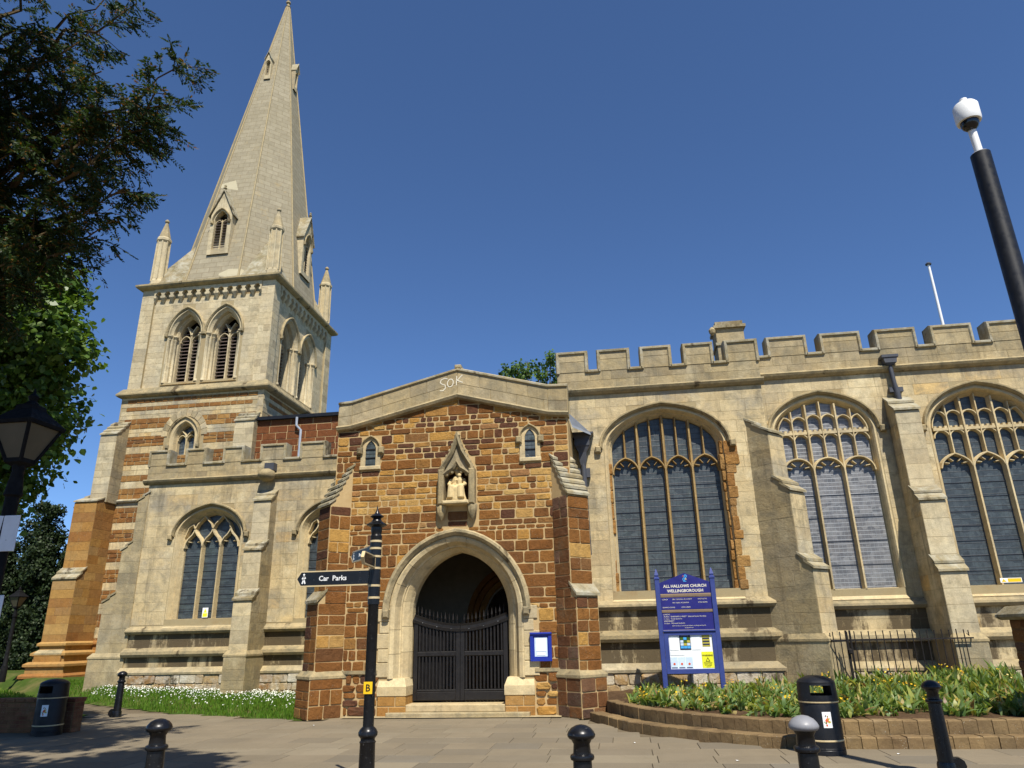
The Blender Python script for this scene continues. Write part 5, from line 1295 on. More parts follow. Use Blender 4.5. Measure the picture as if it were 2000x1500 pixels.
def sheet(u0,u1,v0,v1,mat,n=.014): return mk('poster',MB().fbox(FNB,u0,u1,v0,v1,n-.002,n+.002),M[mat],cs)
dk=sheet(1.17,1.40,1.22,1.53,'poster')
rq=random.Random(2)
for i in range(4):
    for j in range(3):
        mk('poster_picture',MB().fbox(FNB,1.185+.07*j,1.25+.07*j,1.25+.058*i,1.298+.058*i,.015,.019),M[rq.choice(('lightblue','olive','paperblue','slate','grassleaf'))],dk)
text('poster_title','COME AND SEE',.022,FNB,1.285,1.495,.017,'letter',dk)
yp=sheet(1.64,1.80,1.28,1.52,'olive')
for v in (1.31,1.37,1.43): mk('poster_picture',MB().fbox(FNB,1.65,1.79,v,v+.03,.015,.019),M['poster'],yp)
wy=sheet(1.60,1.84,.86,1.18,'lemon'); text('poster_text','WARNING',.045,FNB,1.72,1.09,.017,'ink',wy,bold=.001)
mk('warning_triangle',MB().sweep(FNB,[(1.68,.99),(1.76,.99),(1.72,1.06)],[(-.005,.015),(-.005,.019),(.005,.019),(.005,.015)],True),M['ink'],wy)
for k,s in enumerate(('POLICE OPERATE','SMART WATER','IN THIS AREA','keep out')): text('poster_text',s,.022,FNB,1.72,.955-.026*k,.017,'ink',wy)
for k in range(3):
    u=.955+.155*k; sh_=sheet(u,u+.145,.86,1.08,'paperblue')
    mk('poster_picture',MB().prism([(u+.07+.025*math.cos(t),.945+.025*math.sin(t)) for t in [i*math.pi/4 for i in range(8)]],FNB,.015,.019),M['orange'],sh_)
    mk('poster_strip',MB().fbox(FNB,u+.01,u+.13,.865,.88,.015,.019),M['poster'],sh_)
sheet(.96,1.14,1.22,1.52,'paper',.016); sheet(1.42,1.60,1.22,1.52,'paper',.016); sheet(.96,1.25,1.12,1.19,'paper',.016)
text('lettering','ALL HALLOWS CHURCH',.083,FNB,1.39,2.50,.021,'letter',nbd,bold=.0022)
text('lettering','WELLINGBOROUGH',.083,FNB,1.39,2.40,.021,'letter',nbd,bold=.0022)
for s,u,v in (('CLERGY',.88,2.24),('REV. CANON A. M. LYNETT',1.10,2.24),('01933 227101',1.64,2.24),('REV. GARY ALDERSON',1.10,2.17),('07740 953986',1.64,2.17),('BENEFICE OFFICE',.88,2.075),('01933 278601',1.28,2.075)):
    text('lettering',s,.034,FNB,u,v,.021,'letter',nbd,'LEFT')
for s,u,v in (('SUNDAY',.88,1.93),('10.00am  "SHIPSHAPE & CRAFT"  (Informal Family Worship)',.88,1.885),('11.15am   Family Eucharist',.88,1.84),('WEDNESDAY',.88,1.795),('12.15pm   Mid-week Eucharist',.88,1.75)):
    text('lettering',s,.036,FNB,u,v,.021,'letter',nbd,'LEFT')
text('lettering','Other services as announced: baptisms, weddings and funerals',.028,FNB,1.40,1.70,.021,'letter',nbd); text('lettering','by appointment',.028,FNB,1.40,1.66,.021,'letter',nbd)
em=mk('emblem',strokes(FNB,[[(1.40,2.63),(1.40,2.755)],[(1.40,2.755),(1.43,2.757),(1.447,2.735),(1.43,2.705),(1.40,2.70)]],.016,.019,.023),M['lightblue'],nbd)
mk('emblem_loop',strokes(FNB,[[(1.398,2.70),(1.372,2.69),(1.362,2.665),(1.372,2.645),(1.398,2.642)]],.014,.019,.023),M['lightblue'],em)
mk('emblem_cross',MB().fbox(FNB,1.369,1.377,2.715,2.75,.019,.023).fbox(FNB,1.360,1.386,2.731,2.739,.020,.0235),M['orange'],em)
mk('emblem_block',MB().fbox(FNB,1.412,1.44,2.655,2.69,.019,.023),M['gold'],em); mk('emblem_bar',MB().fbox(FNB,1.365,1.435,2.618,2.630,.019,.023),M['lightblue'],em)
# wall notice case
FW=south(15.95)
nc_=thing('notice_case',(-1.74,15.95,1.1),'small bright blue notice case on the porch wall right of the gate','notice case')
mk('case_back',MB().fbox(FW,-1.93,-1.54,1.09,1.60,-.04,.03),M['blue_case'],nc_)
mk('case_frame',MB().sweep(FW,[(-1.92,1.11),(-1.56,1.11),(-1.56,1.58),(-1.92,1.58)],[(-.045,-.03),(-.045,.055),(.02,.055),(.02,-.03)],True),M['blue_case'],nc_)
mk('case_roof',MB().bbox(FW,-1.97,-1.51,1.59,1.635,-.04,.08,.01),M['blue_case'],nc_)
mk('inner_board',MB().fbox(FW,-1.875,-1.605,1.155,1.535,.025,.034),M['paperblue'],nc_)
mk('notice',MB().fbox(FW,-1.84,-1.63,1.26,1.51,.035,.039),M['paper'],nc_); mk('notice',MB().fbox(FW,-1.83,-1.65,1.18,1.23,.035,.039),M['paper'],nc_)
# warning stickers on two windows
def sticker(fr,u,v,w_,h,label,flip=False):
    t=thing('warning_notice',fr.P(u,v,0),label,'notice')
    mk('card',MB().fbox(fr,u,u+w_,v,v+h,0,.006),M['paper'],t)
    if not flip:
        mk('triangle',MB().prism([(u+w_*.2,v+h*.5),(u+w_*.8,v+h*.5),(u+w_*.5,v+h*.92)],fr,.006,.008),M['lemon'],t); mk('text_block',MB().fbox(fr,u+w_*.1,u+w_*.9,v+h*.06,v+h*.44,.006,.008),M['lemon'],t)
    else:
        mk('text_block',MB().fbox(fr,u+w_*.35,u+w_*.97,v+h*.1,v+h*.9,.006,.008),M['yellow'],t); mk('triangle',MB().prism([(u+w_*.05,v+h*.15),(u+w_*.28,v+h*.15),(u+w_*.16,v+h*.85)],fr,.006,.008),M['yellow'],t)
sticker(south(21.70),-12.98,2.30,.19,.29,'small white and yellow warning card at the foot of the aisle window')
sticker(south(18.42),8.66,2.50,.46,.10,'small yellow warning strip on the sill of the window at the right edge',True)
# ------------------------------------------------------------------ statue in the niche
def ball(mb,c,r,n=10,sq=(1,1,1)):
    rs=[]
    for i in range(1,n):
        t=math.pi*i/n; rs.append([(c[0]+r*sq[0]*math.sin(t)*math.cos(2*math.pi*k/n),c[1]+r*sq[1]*math.sin(t)*math.sin(2*math.pi*k/n),c[2]-r*sq[2]*math.cos(t)) for k in range(n)])
    mb.rings(rs)
st=MB(); X0,Y0_,Z0=-3.57,15.93,4.50
def S(x,y,z): return (X0+x,Y0_+y,Z0+z)
st.rings([[S(math.cos(t)*a*(1+.10*math.cos(7*t+k)),math.sin(t)*b+yo,z) for t in [i*math.pi/12 for i in range(24)]] for k,(a,b,yo,z) in enumerate(((.235,.13,-.06,.0),(.225,.13,-.06,.05),(.19,.13,-.05,.18),(.18,.14,-.04,.30),(.15,.13,-.01,.36),(.11,.07,.05,.42)))])
st.rings([[S(math.cos(t)*a,math.sin(t)*b+.07,z) for t in [i*math.pi/8 for i in range(16)]] for a,b,z in ((.12,.09,.30),(.13,.09,.42),(.15,.08,.52),(.13,.07,.57),(.05,.05,.61),(.045,.045,.64))])
ball(st,S(0,.04,.70),.072,12,(.9,1,1.15)); st.rings([[S(math.cos(t)*r,.05+math.sin(t)*r,z) for t in [i*math.pi/6 for i in range(12)]] for r,z in ((.08,.72),(.085,.76),(.10,.80),(.05,.80))])
for s in (-1,1):
    st.tube([S(s*.14,.05,.52),S(s*.19,.0,.40),S(s*.12,-.10,.34),S(s*.05,-.12,.34)],[.05,.05,.04,.03],8)
    st.tube([S(s*.09,-.02,.34),S(s*.11,-.13,.32),S(s*.12,-.15,.06)],[.075,.08,.085],8)
st.tube([S(.07,-.08,.36),S(.08,-.08,.48),S(.07,-.08,.54)],[.055,.06,.04],8); ball(st,S(.07,-.09,.59),.05); st.tube([S(.05,-.1,.5),S(-.03,-.13,.46)],.022,6); st.tube([S(.1,-.1,.38),S(.06,-.16,.30)],.03,6)
so_=mk('seated_statue',st,M['statue']); md=so_.modifiers.new('r','REMESH'); md.mode='VOXEL'; md.voxel_size=.012; md.use_smooth_shade=True
tag(so_,'pale carved seated figure holding a child, sitting in the niche above the porch arch','statue')
# ------------------------------------------------------------------ street furniture
def bollard(loc,label,greytop=False,lug=True,rz=0.,sc_=1.):
    t=thing('bollard',loc,label,'bollard','black cast-iron bollards'); x,y,z=loc
    L=lambda prof,n=20:MB().lathe([(r*sc_,h) for r,h in prof],(x,y,z),n)
    mk('base',L([(.10,0),(.10,.10),(.092,.13)]),M['black'],t,smooth=35)
    mk('shaft',L([(.085,.10),(.078,.4),(.070,.74)]),M['black'],t,smooth=35)
    mk('collar',L([(.07,.735),(.088,.745),(.092,.76),(.088,.775),(.07,.785)]),M['black'],t,smooth=35)
    mk('neck',L([(.068,.78),(.062,.85),(.082,.885),(.1,.895)]),M['black'],t,smooth=35)
    mk('cap',L([(.092,.885),(.105,.90),(.107,.915),(.098,.935),(.075,.96),(.04,.978),(.01,.984)]),M['greycap' if greytop else 'black'],t,smooth=50)
    if lug: mk('hinge_lug',MB().rings([[(x+sx*(.10 if i else .05)*1.0+ (0),y-.04+.08*j,z+zz) for j in (0,1)]+[(x+sx*.16,y+.04-.08*j,z+zz*.8) for j in (0,1)] for i,zz in ((1,.0),(1,.16),(0,.22))] if False else [[(x+rz*.05+math.cos(a)*.09,y-.035,z+.09+math.sin(a)*.09) for a in [i*math.pi/5 for i in range(10)]],[(x+rz*.05+math.cos(a)*.09,y+.035,z+.09+math.sin(a)*.09) for a in [i*math.pi/5 for i in range(10)]]]),M['black'],t)
    return t
bollard((-3.98,6.2,0),'black bollard at the bottom left of the picture, its head and collar showing',lug=False,sc_=1.0)
bollard((-.37,6.0,-.04),'black bollard in front of the right corner of the porch',lug=False)
bollard((1.26,6.0,.015),'bollard with a worn grey cap, in front of the right litter bin',True,lug=False)
bollard((3.50,9.6,.02),'glossy black bollard before the flower bed, right of the litter bin',rz=2.2)
bollard((-11.63,16.4,0),'black bollard at the edge of the daisy lawn on the left',rz=-2.2)
def litter_bin(loc,label,rz=0.):
    t=thing('litter_bin',loc,label,'litter bin','black litter bins'); x,y,z=loc
    def ring(r,h,n=32): return [(x+r*math.cos(2*math.pi*i/n),y+r*math.sin(2*math.pi*i/n),z+h) for i in range(n)]
    mk('body',MB().rings([ring(.262,0),ring(.262,.06),ring(.256,.07),ring(.252,.64),ring(.245,.66)],True,False),M['black_matt'],t,smooth=30)
    for h in (.065,.165,.64): mk('gold_band',MB().rings([ring(.2575,h),ring(.262,h+.005),ring(.262,h+.018),ring(.2575,h+.023)],False,False),M['gold' if h>.07 else 'black_matt'],t)
    n=32; g=MB(); hs=[.66,.69,.735,.86,.88]; rads=[.262,.262,.258,.252,.25]
    def open_(i): a=(360*(i+.5)/n)%360; return 232<a<308 or 52<a<128
    for rr_ in (0,.018):
        o=len(g.v)
        for h,r in zip(hs,rads): g.v+=ring(r-rr_,h)
        for k in range(4):
            for i in range(n):
                if k==2 and open_(i): continue
                j=(i+1)%n; g.f.append((o+k*n+i,o+k*n+j,o+(k+1)*n+j,o+(k+1)*n+i))
    m_=5*n
    for k in (2,3):
        for i in range(n):
            if open_(i): j=(i+1)%n; g.f.append((k*n+i,k*n+j,m_+k*n+j,m_+k*n+i))
    for i in range(n):
        if open_(i)!=open_((i+1)%n): j=(i+1)%n; g.f.append((2*n+j,3*n+j,m_+3*n+j,m_+2*n+j))
    hd=mk('hood',g,M['black_matt'],t,smooth=30)
    mk('hood_top',MB().rings([ring(.25,.88),ring(.25,.90),ring(.22,.93),ring(.14,.965),ring(.05,.98)],True,True),M['black_matt'],t,smooth=40)
    mk('inner_rim',MB().rings([ring(.22,.655),ring(.22,.70),ring(.235,.70)],True,False),M['black_matt'],t)
    a0=R(-90-14+rz); pl=MB(); pts=[]
    for a in np.linspace(R(-98+rz),R(-72+rz),7): pts.append((x+.2575*math.cos(a),y+.2575*math.sin(a)))
    pl.rings([[(*p,z+.34) for p in pts],[(*p,z+.535) for p in pts]],False,False,False)
    s_=mk('sticker',pl,M['paper'],t)
    rq=random.Random(4)
    for k in range(26):
        u=rq.gauss(.5,.17); v=rq.gauss(.5,.17); u=min(max(u,.12),.88); v=min(max(v,.15),.85)
        a=R(-98+rz)+(R(26))*u; h=.34+.195*v; c=Vector((x+.2585*math.cos(a),y+.2585*math.sin(a),z+h)); tn=Vector((-math.sin(a),math.cos(a),0)); r_=rq.uniform(.006,.013)
        mt='orange' if abs(u-.45)<.14 and v<.7 else ('olive' if u>.55 else ('slate' if v>.6 else 'grassleaf'))
        mk('crest_mark',MB().add([tuple(c+tn*(r_*math.cos(q))+Vector((0,0,r_*math.sin(q)*1.2))) for q in [i*math.pi/3 for i in range(6)]],[tuple(range(6))]),M[mt],s_)
    return t
litter_bin((2.60,11.24,0),'black litter bin with a crest sticker standing before the flower bed edging')
litter_bin((-10.85,13.35,0),'black litter bin in the tree shade by the low brick wall',12)
# finger post
fp=thing('finger_post',(-2.74,8.0,0),'black and gold pedestrian finger post with a Car Parks arm, in front of the porch','signpost')
c0=(-2.74,8,0)
mk('base_casing',MB().lathe([(.13,0),(.13,.2),(.085,.24),(.08,.55),(.088,.57),(.075,.58),(.075,.60),(.10,.63),(.102,.66),(.085,.69),(.058,.715)],c0,24),M['black'],fp,smooth=35)
mk('pole',MB().lathe([(.058,.70),(.058,1.95),(.066,1.97)],c0,24),M['black'],fp,smooth=35)
mk('sleeve',MB().lathe([(.066,1.95),(.066,2.66)],c0,24),M['black'],fp,smooth=35)
for h in (2.02,2.15,2.34,2.47,2.56,2.64): mk('gold_ring',MB().lathe([(.066,h-.012),(.0705,h-.01),(.0705,h+.01),(.066,h+.012)],c0,24,False),M['gold'],fp,smooth=35)
mk('finial',MB().lathe([(.062,2.66),(.068,2.70),(.056,2.72),(.064,2.76),(.064,2.80),(.115,2.825),(.116,2.835),(.06,2.87),(.045,2.90),(.078,2.925),(.078,2.93),(.03,2.96),(.012,3.0),(.001,3.06)],c0,24),M['black'],fp,smooth=30)
def finger(az,z0,z1,length,words,tip=True,side='both'):
    U=Vector((math.cos(az),math.sin(az),0))
    fr=Fr((c0[0],c0[1],0),-U if U.x<0 else U); s=-1 if U.x<0 else 1
    zc=(z0+z1)/2; a,b=.06*s,length*s
    poly=[(a,z0),(b-.05*s,z0),(b,zc),(b-.05*s,z1),(a,z1)]
    if s<0: poly=poly[::-1]
    ar=mk('arm',MB().prism(poly,fr,-.014,.014),M['black'],fp)
    mk('gold_edge',MB().sweep(fr,poly,[(-.010,-.017),(-.010,.017),(.004,.017),(.004,-.017)],True),M['gold'],ar)
    text('lettering',words,(z1-z0)*.50,fr,(a+b)/2,zc-(z1-z0)*.16,.0145,'white',ar,bold=.001)
    # walking figure
    u=b-s*.085; k=(z1-z0)*.5
    mk('walking_figure',MB().prism([(u+.15*k*math.cos(t),zc+.62*k+.15*k*math.sin(t)) for t in [i*math.pi/4 for i in range(8)]],fr,.0142,.017),M['white'],ar)
    mk('walking_figure',strokes(fr,[[(u,zc+.42*k),(u+.02*k,zc-.05*k)],[(u,zc-.02*k),(u+.22*k,zc-.68*k)],[(u,zc-.02*k),(u-.22*k,zc-.68*k)],[(u,zc+.35*k),(u-.25*k,zc-.02*k)],[(u,zc+.35*k),(u+.26*k,zc+.05*k)]],.2*k,.0142,.0165),M['white'],ar)
    return ar
finger(math.pi,2.17,2.325,.92,'Car  Parks')
finger(R(128),2.485,2.60,.85,'Bus  Stop')
finger(R(276),2.35,2.465,.60,'Market  Place')
FY=south(8-.062)
bp=mk('yellow_plate',MB().fbox(FY,-2.74-.048,-2.74+.048,1.035,1.155,-.004,.004),M['yellow'],fp); text('plate_letter','B',.10,FY,-2.74,1.062,.005,'ink',bp,bold=.001)
# camera mast
cp=thing('cctv_mast',(4.33,7.4,0),'black mast topped by a white dome camera at the right edge','camera mast')
PX,PY=4.33,7.4
mk('mast',MB().lathe([(.14,0),(.14,1.0),(.105,1.05),(.10,6.58)],(PX,PY,0),28),M['black_matt'],cp,smooth=35)
mk('mast_cap',MB().lathe([(.10,6.58),(.08,6.60),(.0,6.6)],(PX,PY,0),24),M['greycap'],cp)
mk('spigot',MB().tube([(PX-.005,PY,6.58),(PX-.02,PY,7.02)],.042,14),M['white'],cp,smooth=40)
hz=6.95; hc=(PX-.03,PY-.02,hz)
mk('camera_housing',MB().lathe([(.09,.06),(.122,.06),(.130,.09),(.130,.27),(.11,.30),(.05,.31)],hc,28),M['white'],cp,smooth=35)
mk('dome',MB().lathe([(.095,.07),(.094,.03),(.08,-.01),(.05,-.04),(.01,-.052)],hc,24),M['dome'],cp,smooth=60)
mk('top_knob',MB().lathe([(.02,.30),(.02,.345),(.04,.355),(.04,.38),(.025,.39)],hc,14),M['white'],cp,smooth=35)
# flagpole
f_=thing('flagpole',(12.36,26,8),'slim white flagpole rising behind the battlements','flagpole')
mk('pole',MB().tube([(12.36,26,8),(12.36,26,14.5)],[.07,.045],10),M['white'],f_,smooth=40); mk('truck',MB().lathe([(.10,0),(.11,.04),(.06,.09)],(12.36,26,14.48),12),M['lead'],f_)
# lamps
def lantern(x,y,zb,s,label,postbase,glass='lampglass'):
    q=.72
    t=thing('street_lamp',(x,y,postbase),label,'street lamp')
    sq=lambda r,z:[(x+a*r*s*q,y+b*r*s*q,zb+z*s) for a,b in ((-1,-1),(1,-1),(1,1),(-1,1))]
    mk('post',MB().lathe([(.11,0),(.11,.5),(.07,.56),(.06,zb-postbase-.35),(.08,zb-postbase-.33),(.05,zb-postbase-.1),(.09*s+.02,zb-postbase)],(x,y,postbase),14),M['lampblack'],t,smooth=35)
    fr=MB(); 
    for i in range(4):
        a,b=sq(.2,0)[i],sq(.5,.62)[i]; mk('corner_bar',MB().tube([a,b],.035*s,5),M['lampblack'],t)
        a2,b2=sq(.2,0)[(i+1)%4],sq(.5,.62)[(i+1)%4]
        mk('glass_pane',MB().add([a,a2,b2,b],[(0,1,2,3)]),M[glass],t)
    mk('base_frame',MB().rings([sq(.1,-.1),sq(.23,-.03),sq(.23,.04)]),M['lampblack'],t)
    mk('lantern_roof',MB().rings([sq(.56,.60),sq(.58,.66),sq(.52,.70),sq(.24,.92),sq(.22,1.0),sq(.12,1.04)]),M['lampblack'],t)
    mk('lantern_finial',MB().lathe([(.12*s,0),(.06*s,.06*s),(.09*s,.14*s),(.03*s,.2*s),(.01*s,.3*s)],(x,y,zb+1.04*s),10),M['lampblack'],t,smooth=35)
    return t
lantern(-5.68,6.0,3.28,.56,'old-fashioned four-sided lantern cut by the left edge, against the leaves',0)
lantern(-21.6,24.0,2.9,.55,'distant lantern lamp post in front of the dark yews, far left',.4)
for (z0,z1,xr,lab) in ((2.42,2.75,-5.51,'upper white sign board on the lamp post at the left edge'),(1.73,2.03,-5.53,'lower white sign board on the lamp post at the left edge')):
    t=thing('sign_board',(-5.7,5.93,z0),lab,'sign'); fr=Fr((-5.85,5.93,0),(1,.06,0))
    mk('plate',MB().bbox(fr,-.34,.34,z0,z1,-.012,.0,.003),M['signwhite'],t)
    for v in (z0+.06,z1-.06): mk('clamp',MB().box(-5.76,-5.60,5.955,6.07,v-.015,v+.015),M['lead'],t)
    for u in (.15,.25): mk('rivet',MB().lathe([(.008,0),(.005,.003)],fr.P(u,z0+.1,.0),6),M['lead'],t)
# railing in front of the chancel wall
rl=thing('railing',(5.7,16.95,.4),'thin black iron railing at the foot of the wall under the pale-glass window','railing')
x=4.42; k=0
while x<7.15:
    mk('bar',MB().tube([(x,16.95,.35),(x,16.95,1.52+.01*math.sin(k*3))],.011,6),M['iron_rail'],rl); x+=.145; k+=1
mk('top_rail',MB().fbox(south(16.95),4.38,7.2,1.33,1.36,-.012,.012),M['iron_rail'],rl); mk('bottom_rail',MB().fbox(south(16.95),4.38,7.2,.5,.53,-.012,.012),M['iron_rail'],rl)
for xx in (4.40,7.18):
    mk('return_rail',MB().box(xx-.012,xx+.012,16.95,17.75,1.33,1.36),M['iron_rail'],rl)
    for q in range(4): mk('bar',MB().tube([(xx,17.1+.17*q,.35),(xx,17.1+.17*q,1.5)],.011,6),M['iron_rail'],rl)
for xx in (4.68,4.76): mk('stay_post',MB().tube([(xx,16.93,.3),(xx,16.93,1.54)],.022,6),M['iron_rail'],rl)
mk('padlock',MB().lathe([(.03,-.05),(.045,-.03),(.045,.04),(.02,.06)],(4.7,16.88,1.12),8),M['iron_rail'],rl)
# gate pier at the right edge
pr=thing('gate_pier',(6.2,12.3,0),'dark rubble stone gate pier with a slab cap at the right edge','pier')
core=mk('core',MB().box(5.91,6.9,11.92,12.58,0,1.66),M['mortar_dark'],pr)
fw_=Fr((5.91,12.58,0),(0,-1,0)); fs_=south(11.92); KEEP.extend([fw_,fs_])
lay('pier',fw_,lambda v:[(0,.66)],courses(.0,1.66,.12,.2,rng),.2,.36,.02,.012,.035,'ironsh',.016,5); lay('pier',fs_,lambda v:[(5.91,6.9)],courses(0,1.66,.12,.2,rng),.22,.4,.02,.012,.035,'ironsh',.016,6)
flush_pool('pier','rubble_stone',{},core)
mk('cap_slab',MB().rings([[(5.80-o,11.8-o,z),(7.0+o,11.8-o,z),(7.0+o,12.7+o,z),(5.80-o,12.7+o,z)] for o,z in ((-.03,1.66),(.02,1.70),(.02,1.74),(-.1,1.86))]),M['tile'],pr)
# low brick wall at the left
lw=thing('low_wall',(-12,13.8,0),'low red brick wall with rounded end behind the left litter bin','wall')
core=mk('core',MB().box(-22,-10.62,13.68,13.95,0,.54),M['mortar_dark'],lw)
fl=south(13.68); fe=Fr((-10.62,13.68,0),(0,1,0)); KEEP.extend([fl,fe])
lay('lowbrick',fl,lambda v:[(-16,-10.63)],[.075*i for i in range(8)],.215,.225,.01,.004,.008,'brick',0,7); lay('lowbrick',fe,lambda v:[(0,.26)],[.075*i for i in range(8)],.1,.13,.01,.004,.008,'brick',0,8)
flush_pool('lowbrick','brick',{},core,200)
for i in range(24): mk('coping_brick',MB().bbox(Fr((0,13.66,0),(1,0,0)),-10.6-.22*(i+1)+.005,-10.6-.22*i-.005,.54,.61,-.31,.0,.012),M['brick'],lw)
# ------------------------------------------------------------------ trees
def unit(v): return v/np.maximum(np.linalg.norm(v,axis=1,keepdims=True),1e-9)
def spray_quads(C,D,length,width,rg):
    """thin leaf quads at C along D"""
    N=len(C); s=unit(np.cross(D,rg.normal(size=(N,3)))); L=(length*rg.uniform(.6,1.3,N))[:,None]; W=(width*rg.uniform(.7,1.3,N))[:,None]
    return np.stack([C-s*W*.3,C+D*L*.5-s*W*.5,C+D*L,C+D*L*.5+s*W*.5],1)
def branch_pts(a,b,sag,n,rg,wig=.08):
    a,b=np.array(a,float),np.array(b,float); t=np.linspace(0,1,n)[:,None]; L=np.linalg.norm(b-a)
    p=a+(b-a)*t; p[:,2]+=sag*L*np.sin(t[:,0]*np.pi); p[1:-1]+=rg.normal(0,wig*L/n,(n-2,3)); return p
def yew_tree(name,base,height,tips,label,dens,rg,m='yew',trunk_r=.35,group=None,tw_len=(.22,.5),leaf=(.05,.016)):
    t=thing(name,base,label,'tree',group); x,y,z=base
    tp=branch_pts(base,(x+.3,y+.2,z+height),0,9,rg,.1); mk('trunk',MB().tube([tuple(p) for p in tp],[trunk_r*(1-.85*i/8) for i in range(9)],10),M['bark'],t,smooth=60)
    limbs=MB(); Q=[]
    for tip in tips:
        tip=np.array(tip,float); d=math.hypot(tip[0]-x,tip[1]-y); z0=max(z+.6,min(z+height*.93,tip[2]-d*.32)); k=(z0-z)/height
        st=np.array([x+.3*k,y+.2*k,z0]); n=10; bp=branch_pts(st,tip,-.03,n,rg,.25)
        limbs.tube([tuple(p) for p in bp],[max(.012,.075*(1-i/(n-.5))) for i in range(n)],5)
        L=np.linalg.norm(tip-st); ns=int(dens*L)
        for s in range(ns):
            u=rg.beta(1.7,1.0); q=u*(n-1); i=min(int(q),n-2); p=bp[i]+(bp[i+1]-bp[i])*(q-i); ax=unit((bp[i+1]-bp[i])[None])[0]
            side=np.cross(ax,[0,0,1]); side/=np.linalg.norm(side)+1e-9
            sl=rg.uniform(.35,1.0)*(1.15-u*.75)*min(1.4,L*.28)
            dv=ax*rg.uniform(.35,.9)+side*rg.choice((-1,1))*rg.uniform(.3,1)+np.array([0,0,rg.normal(-.12,.3)]); dv/=np.linalg.norm(dv)
            e=p+dv*sl+np.array([0,0,-.12*sl]); 
            if sl>.45: limbs.tube([tuple(p),tuple((p+e)/2+np.array([0,0,.04])),tuple(e)],[.012,.009,.004],3,False)
            # twigs on the side branch
            nt=max(4,int(sl*16)); tt=rg.uniform(.15,1,nt)[:,None]; tc=p+(e-p)*tt
            td=unit(dv*rg.uniform(.3,1.0,(nt,1))+side*rg.normal(0,.6,(nt,1))+np.stack([np.zeros(nt),np.zeros(nt),rg.normal(-.35,.35,nt)],1)); tl=rg.uniform(*tw_len,nt)*.6
            nl=15; f=np.linspace(.05,1,nl)
            C=(tc[:,None,:]+td[:,None,:]*(tl[:,None]*f)[:,:,None]+np.array([0,0,-.10])*(f*f)[None,:,None]*tl[:,None,None]).reshape(-1,3)
            sd=unit(np.cross(td,rg.normal(size=(nt,3))*.5+np.array([0,0,1.])))
            sgn=np.where(np.arange(nl)%2==0,1,-1)[None,:,None]
            D=unit((td[:,None,:]*.75+sd[:,None,:]*sgn*.8+np.array([0,0,-.12])).reshape(-1,3)); Q.append(spray_quads(C,D,leaf[0],leaf[1],rg))
    mk('limbs',limbs,M['bark'],t,kind='stuff')
    V=np.concatenate(Q); link('crown',qmesh('crown',V,4,M[m]),None,t); print(name,len(V)); return t
rg=np.random.default_rng(12)
tips=[(-6.2,8.0,10.1),(-6.5,8.1,9.45),(-6.55,7.9,8.85),(-6.35,7.7,9.3),(-6.8,8.0,7.92),(-7.1,8.2,7.5),(-7.4,8.1,7.0),(-7.2,8.4,8.4),(-7.9,8.0,11.2),(-7.8,8.2,10.4),(-7.6,7.8,9.9),(-7.5,8.3,11.9),
 (-8.0,8,9.3),(-8.3,7.6,8.5),(-8.4,8.2,7.6),(-8.2,8.4,12.3),(-8.7,7.8,11.0),(-8.9,8.1,10.0),(-8.6,8.3,6.7),(-9.2,8.0,9.0),(-8.0,7.6,6.6),(-9.2,7.8,7.9),(-9.4,8.3,11.8),(-9.0,9.0,8.2),(-8.7,8.9,9.4),(-8.5,9.2,10.6),(-8.9,7.0,12.5),(-9.6,7.6,6.2),(-8.2,8.0,10.6),(-9.0,8.0,12.4),(-7.9,8.5,8.0),(-8.7,8.6,7.2),(-8.9,8.2,6.2),(-9.3,8.4,6.8),(-8.4,7.8,7.2),(-9.5,8.0,10.6),(-9.0,8.4,9.0),(-8.0,8.1,8.8)]
yew_tree('yew_tree',(-11.4,8.4,0),13.5,tips,'large dark yew with ragged drooping branches and rusty tips, upper left',8.5,rg,leaf=(.075,.028))
def leafy(name,base,height,blobs,label,n,size,m,rg,trunk_r=.25,group=None,clump=22,crad=.32,limbs=True,droop=.5,up=.3):
    """broad-leaved crown: leaf clumps near the surface of overlapping lobes"""
    t=thing(name,base,label,'tree',group); x,y,z=base
    top=max(b[2] for b in blobs); mk('trunk',MB().tube([(x,y,z),(x+.05,y,z+height*.4),(x,y+.1,z+height*.8)],[trunk_r,trunk_r*.75,trunk_r*.3],9),M['bark'],t,smooth=60)
    if limbs:
        lm=MB()
        for b in blobs: lm.tube([(x,y,z+height*.35),((x+b[0])/2,(y+b[1])/2,(z+height*.35+b[2])/2+.2),(b[0],b[1],b[2])],[.07,.05,.02],5)
        mk('limbs',lm,M['bark'],t,kind='stuff')
    w=np.array([b[3]**2 for b in blobs]); w=w/w.sum(); nc=n//clump; idx=rg.choice(len(blobs),nc,p=w); B=np.array(blobs)[idx]
    d=unit(rg.normal(size=(nc,3))); rad=rg.uniform(.55,1.05,nc)**.6; C=B[:,:3]+d*(B[:,3]*rad)[:,None]*np.array([1,1,.95])
    C=np.repeat(C,clump,0)+rg.normal(0,crad*.5,(nc*clump,3)); out=np.repeat(d,clump,0)
    N=len(C); nrm=unit(out*.6+rg.normal(0,.45,(N,3))+np.array([0,-.1,up])); D=unit(np.cross(nrm,rg.normal(size=(N,3)))*.8+np.array([0,0,-droop])); D=unit(D-nrm*(D*nrm).sum(1,keepdims=True)); S=np.cross(nrm,D)
    s=(size*rg.uniform(.6,1.25,N))[:,None]; f=nrm*s*.10
    V=np.stack([C,C+D*s*.25+S*s*.46+f,C+D*s*.62+S*s*.40+f,C+D*s*1.05,C+D*s*.62-S*s*.40+f,C+D*s*.25-S*s*.46+f],1)
    link('crown',qmesh('crown',V,6,M[m]),None,t); return t
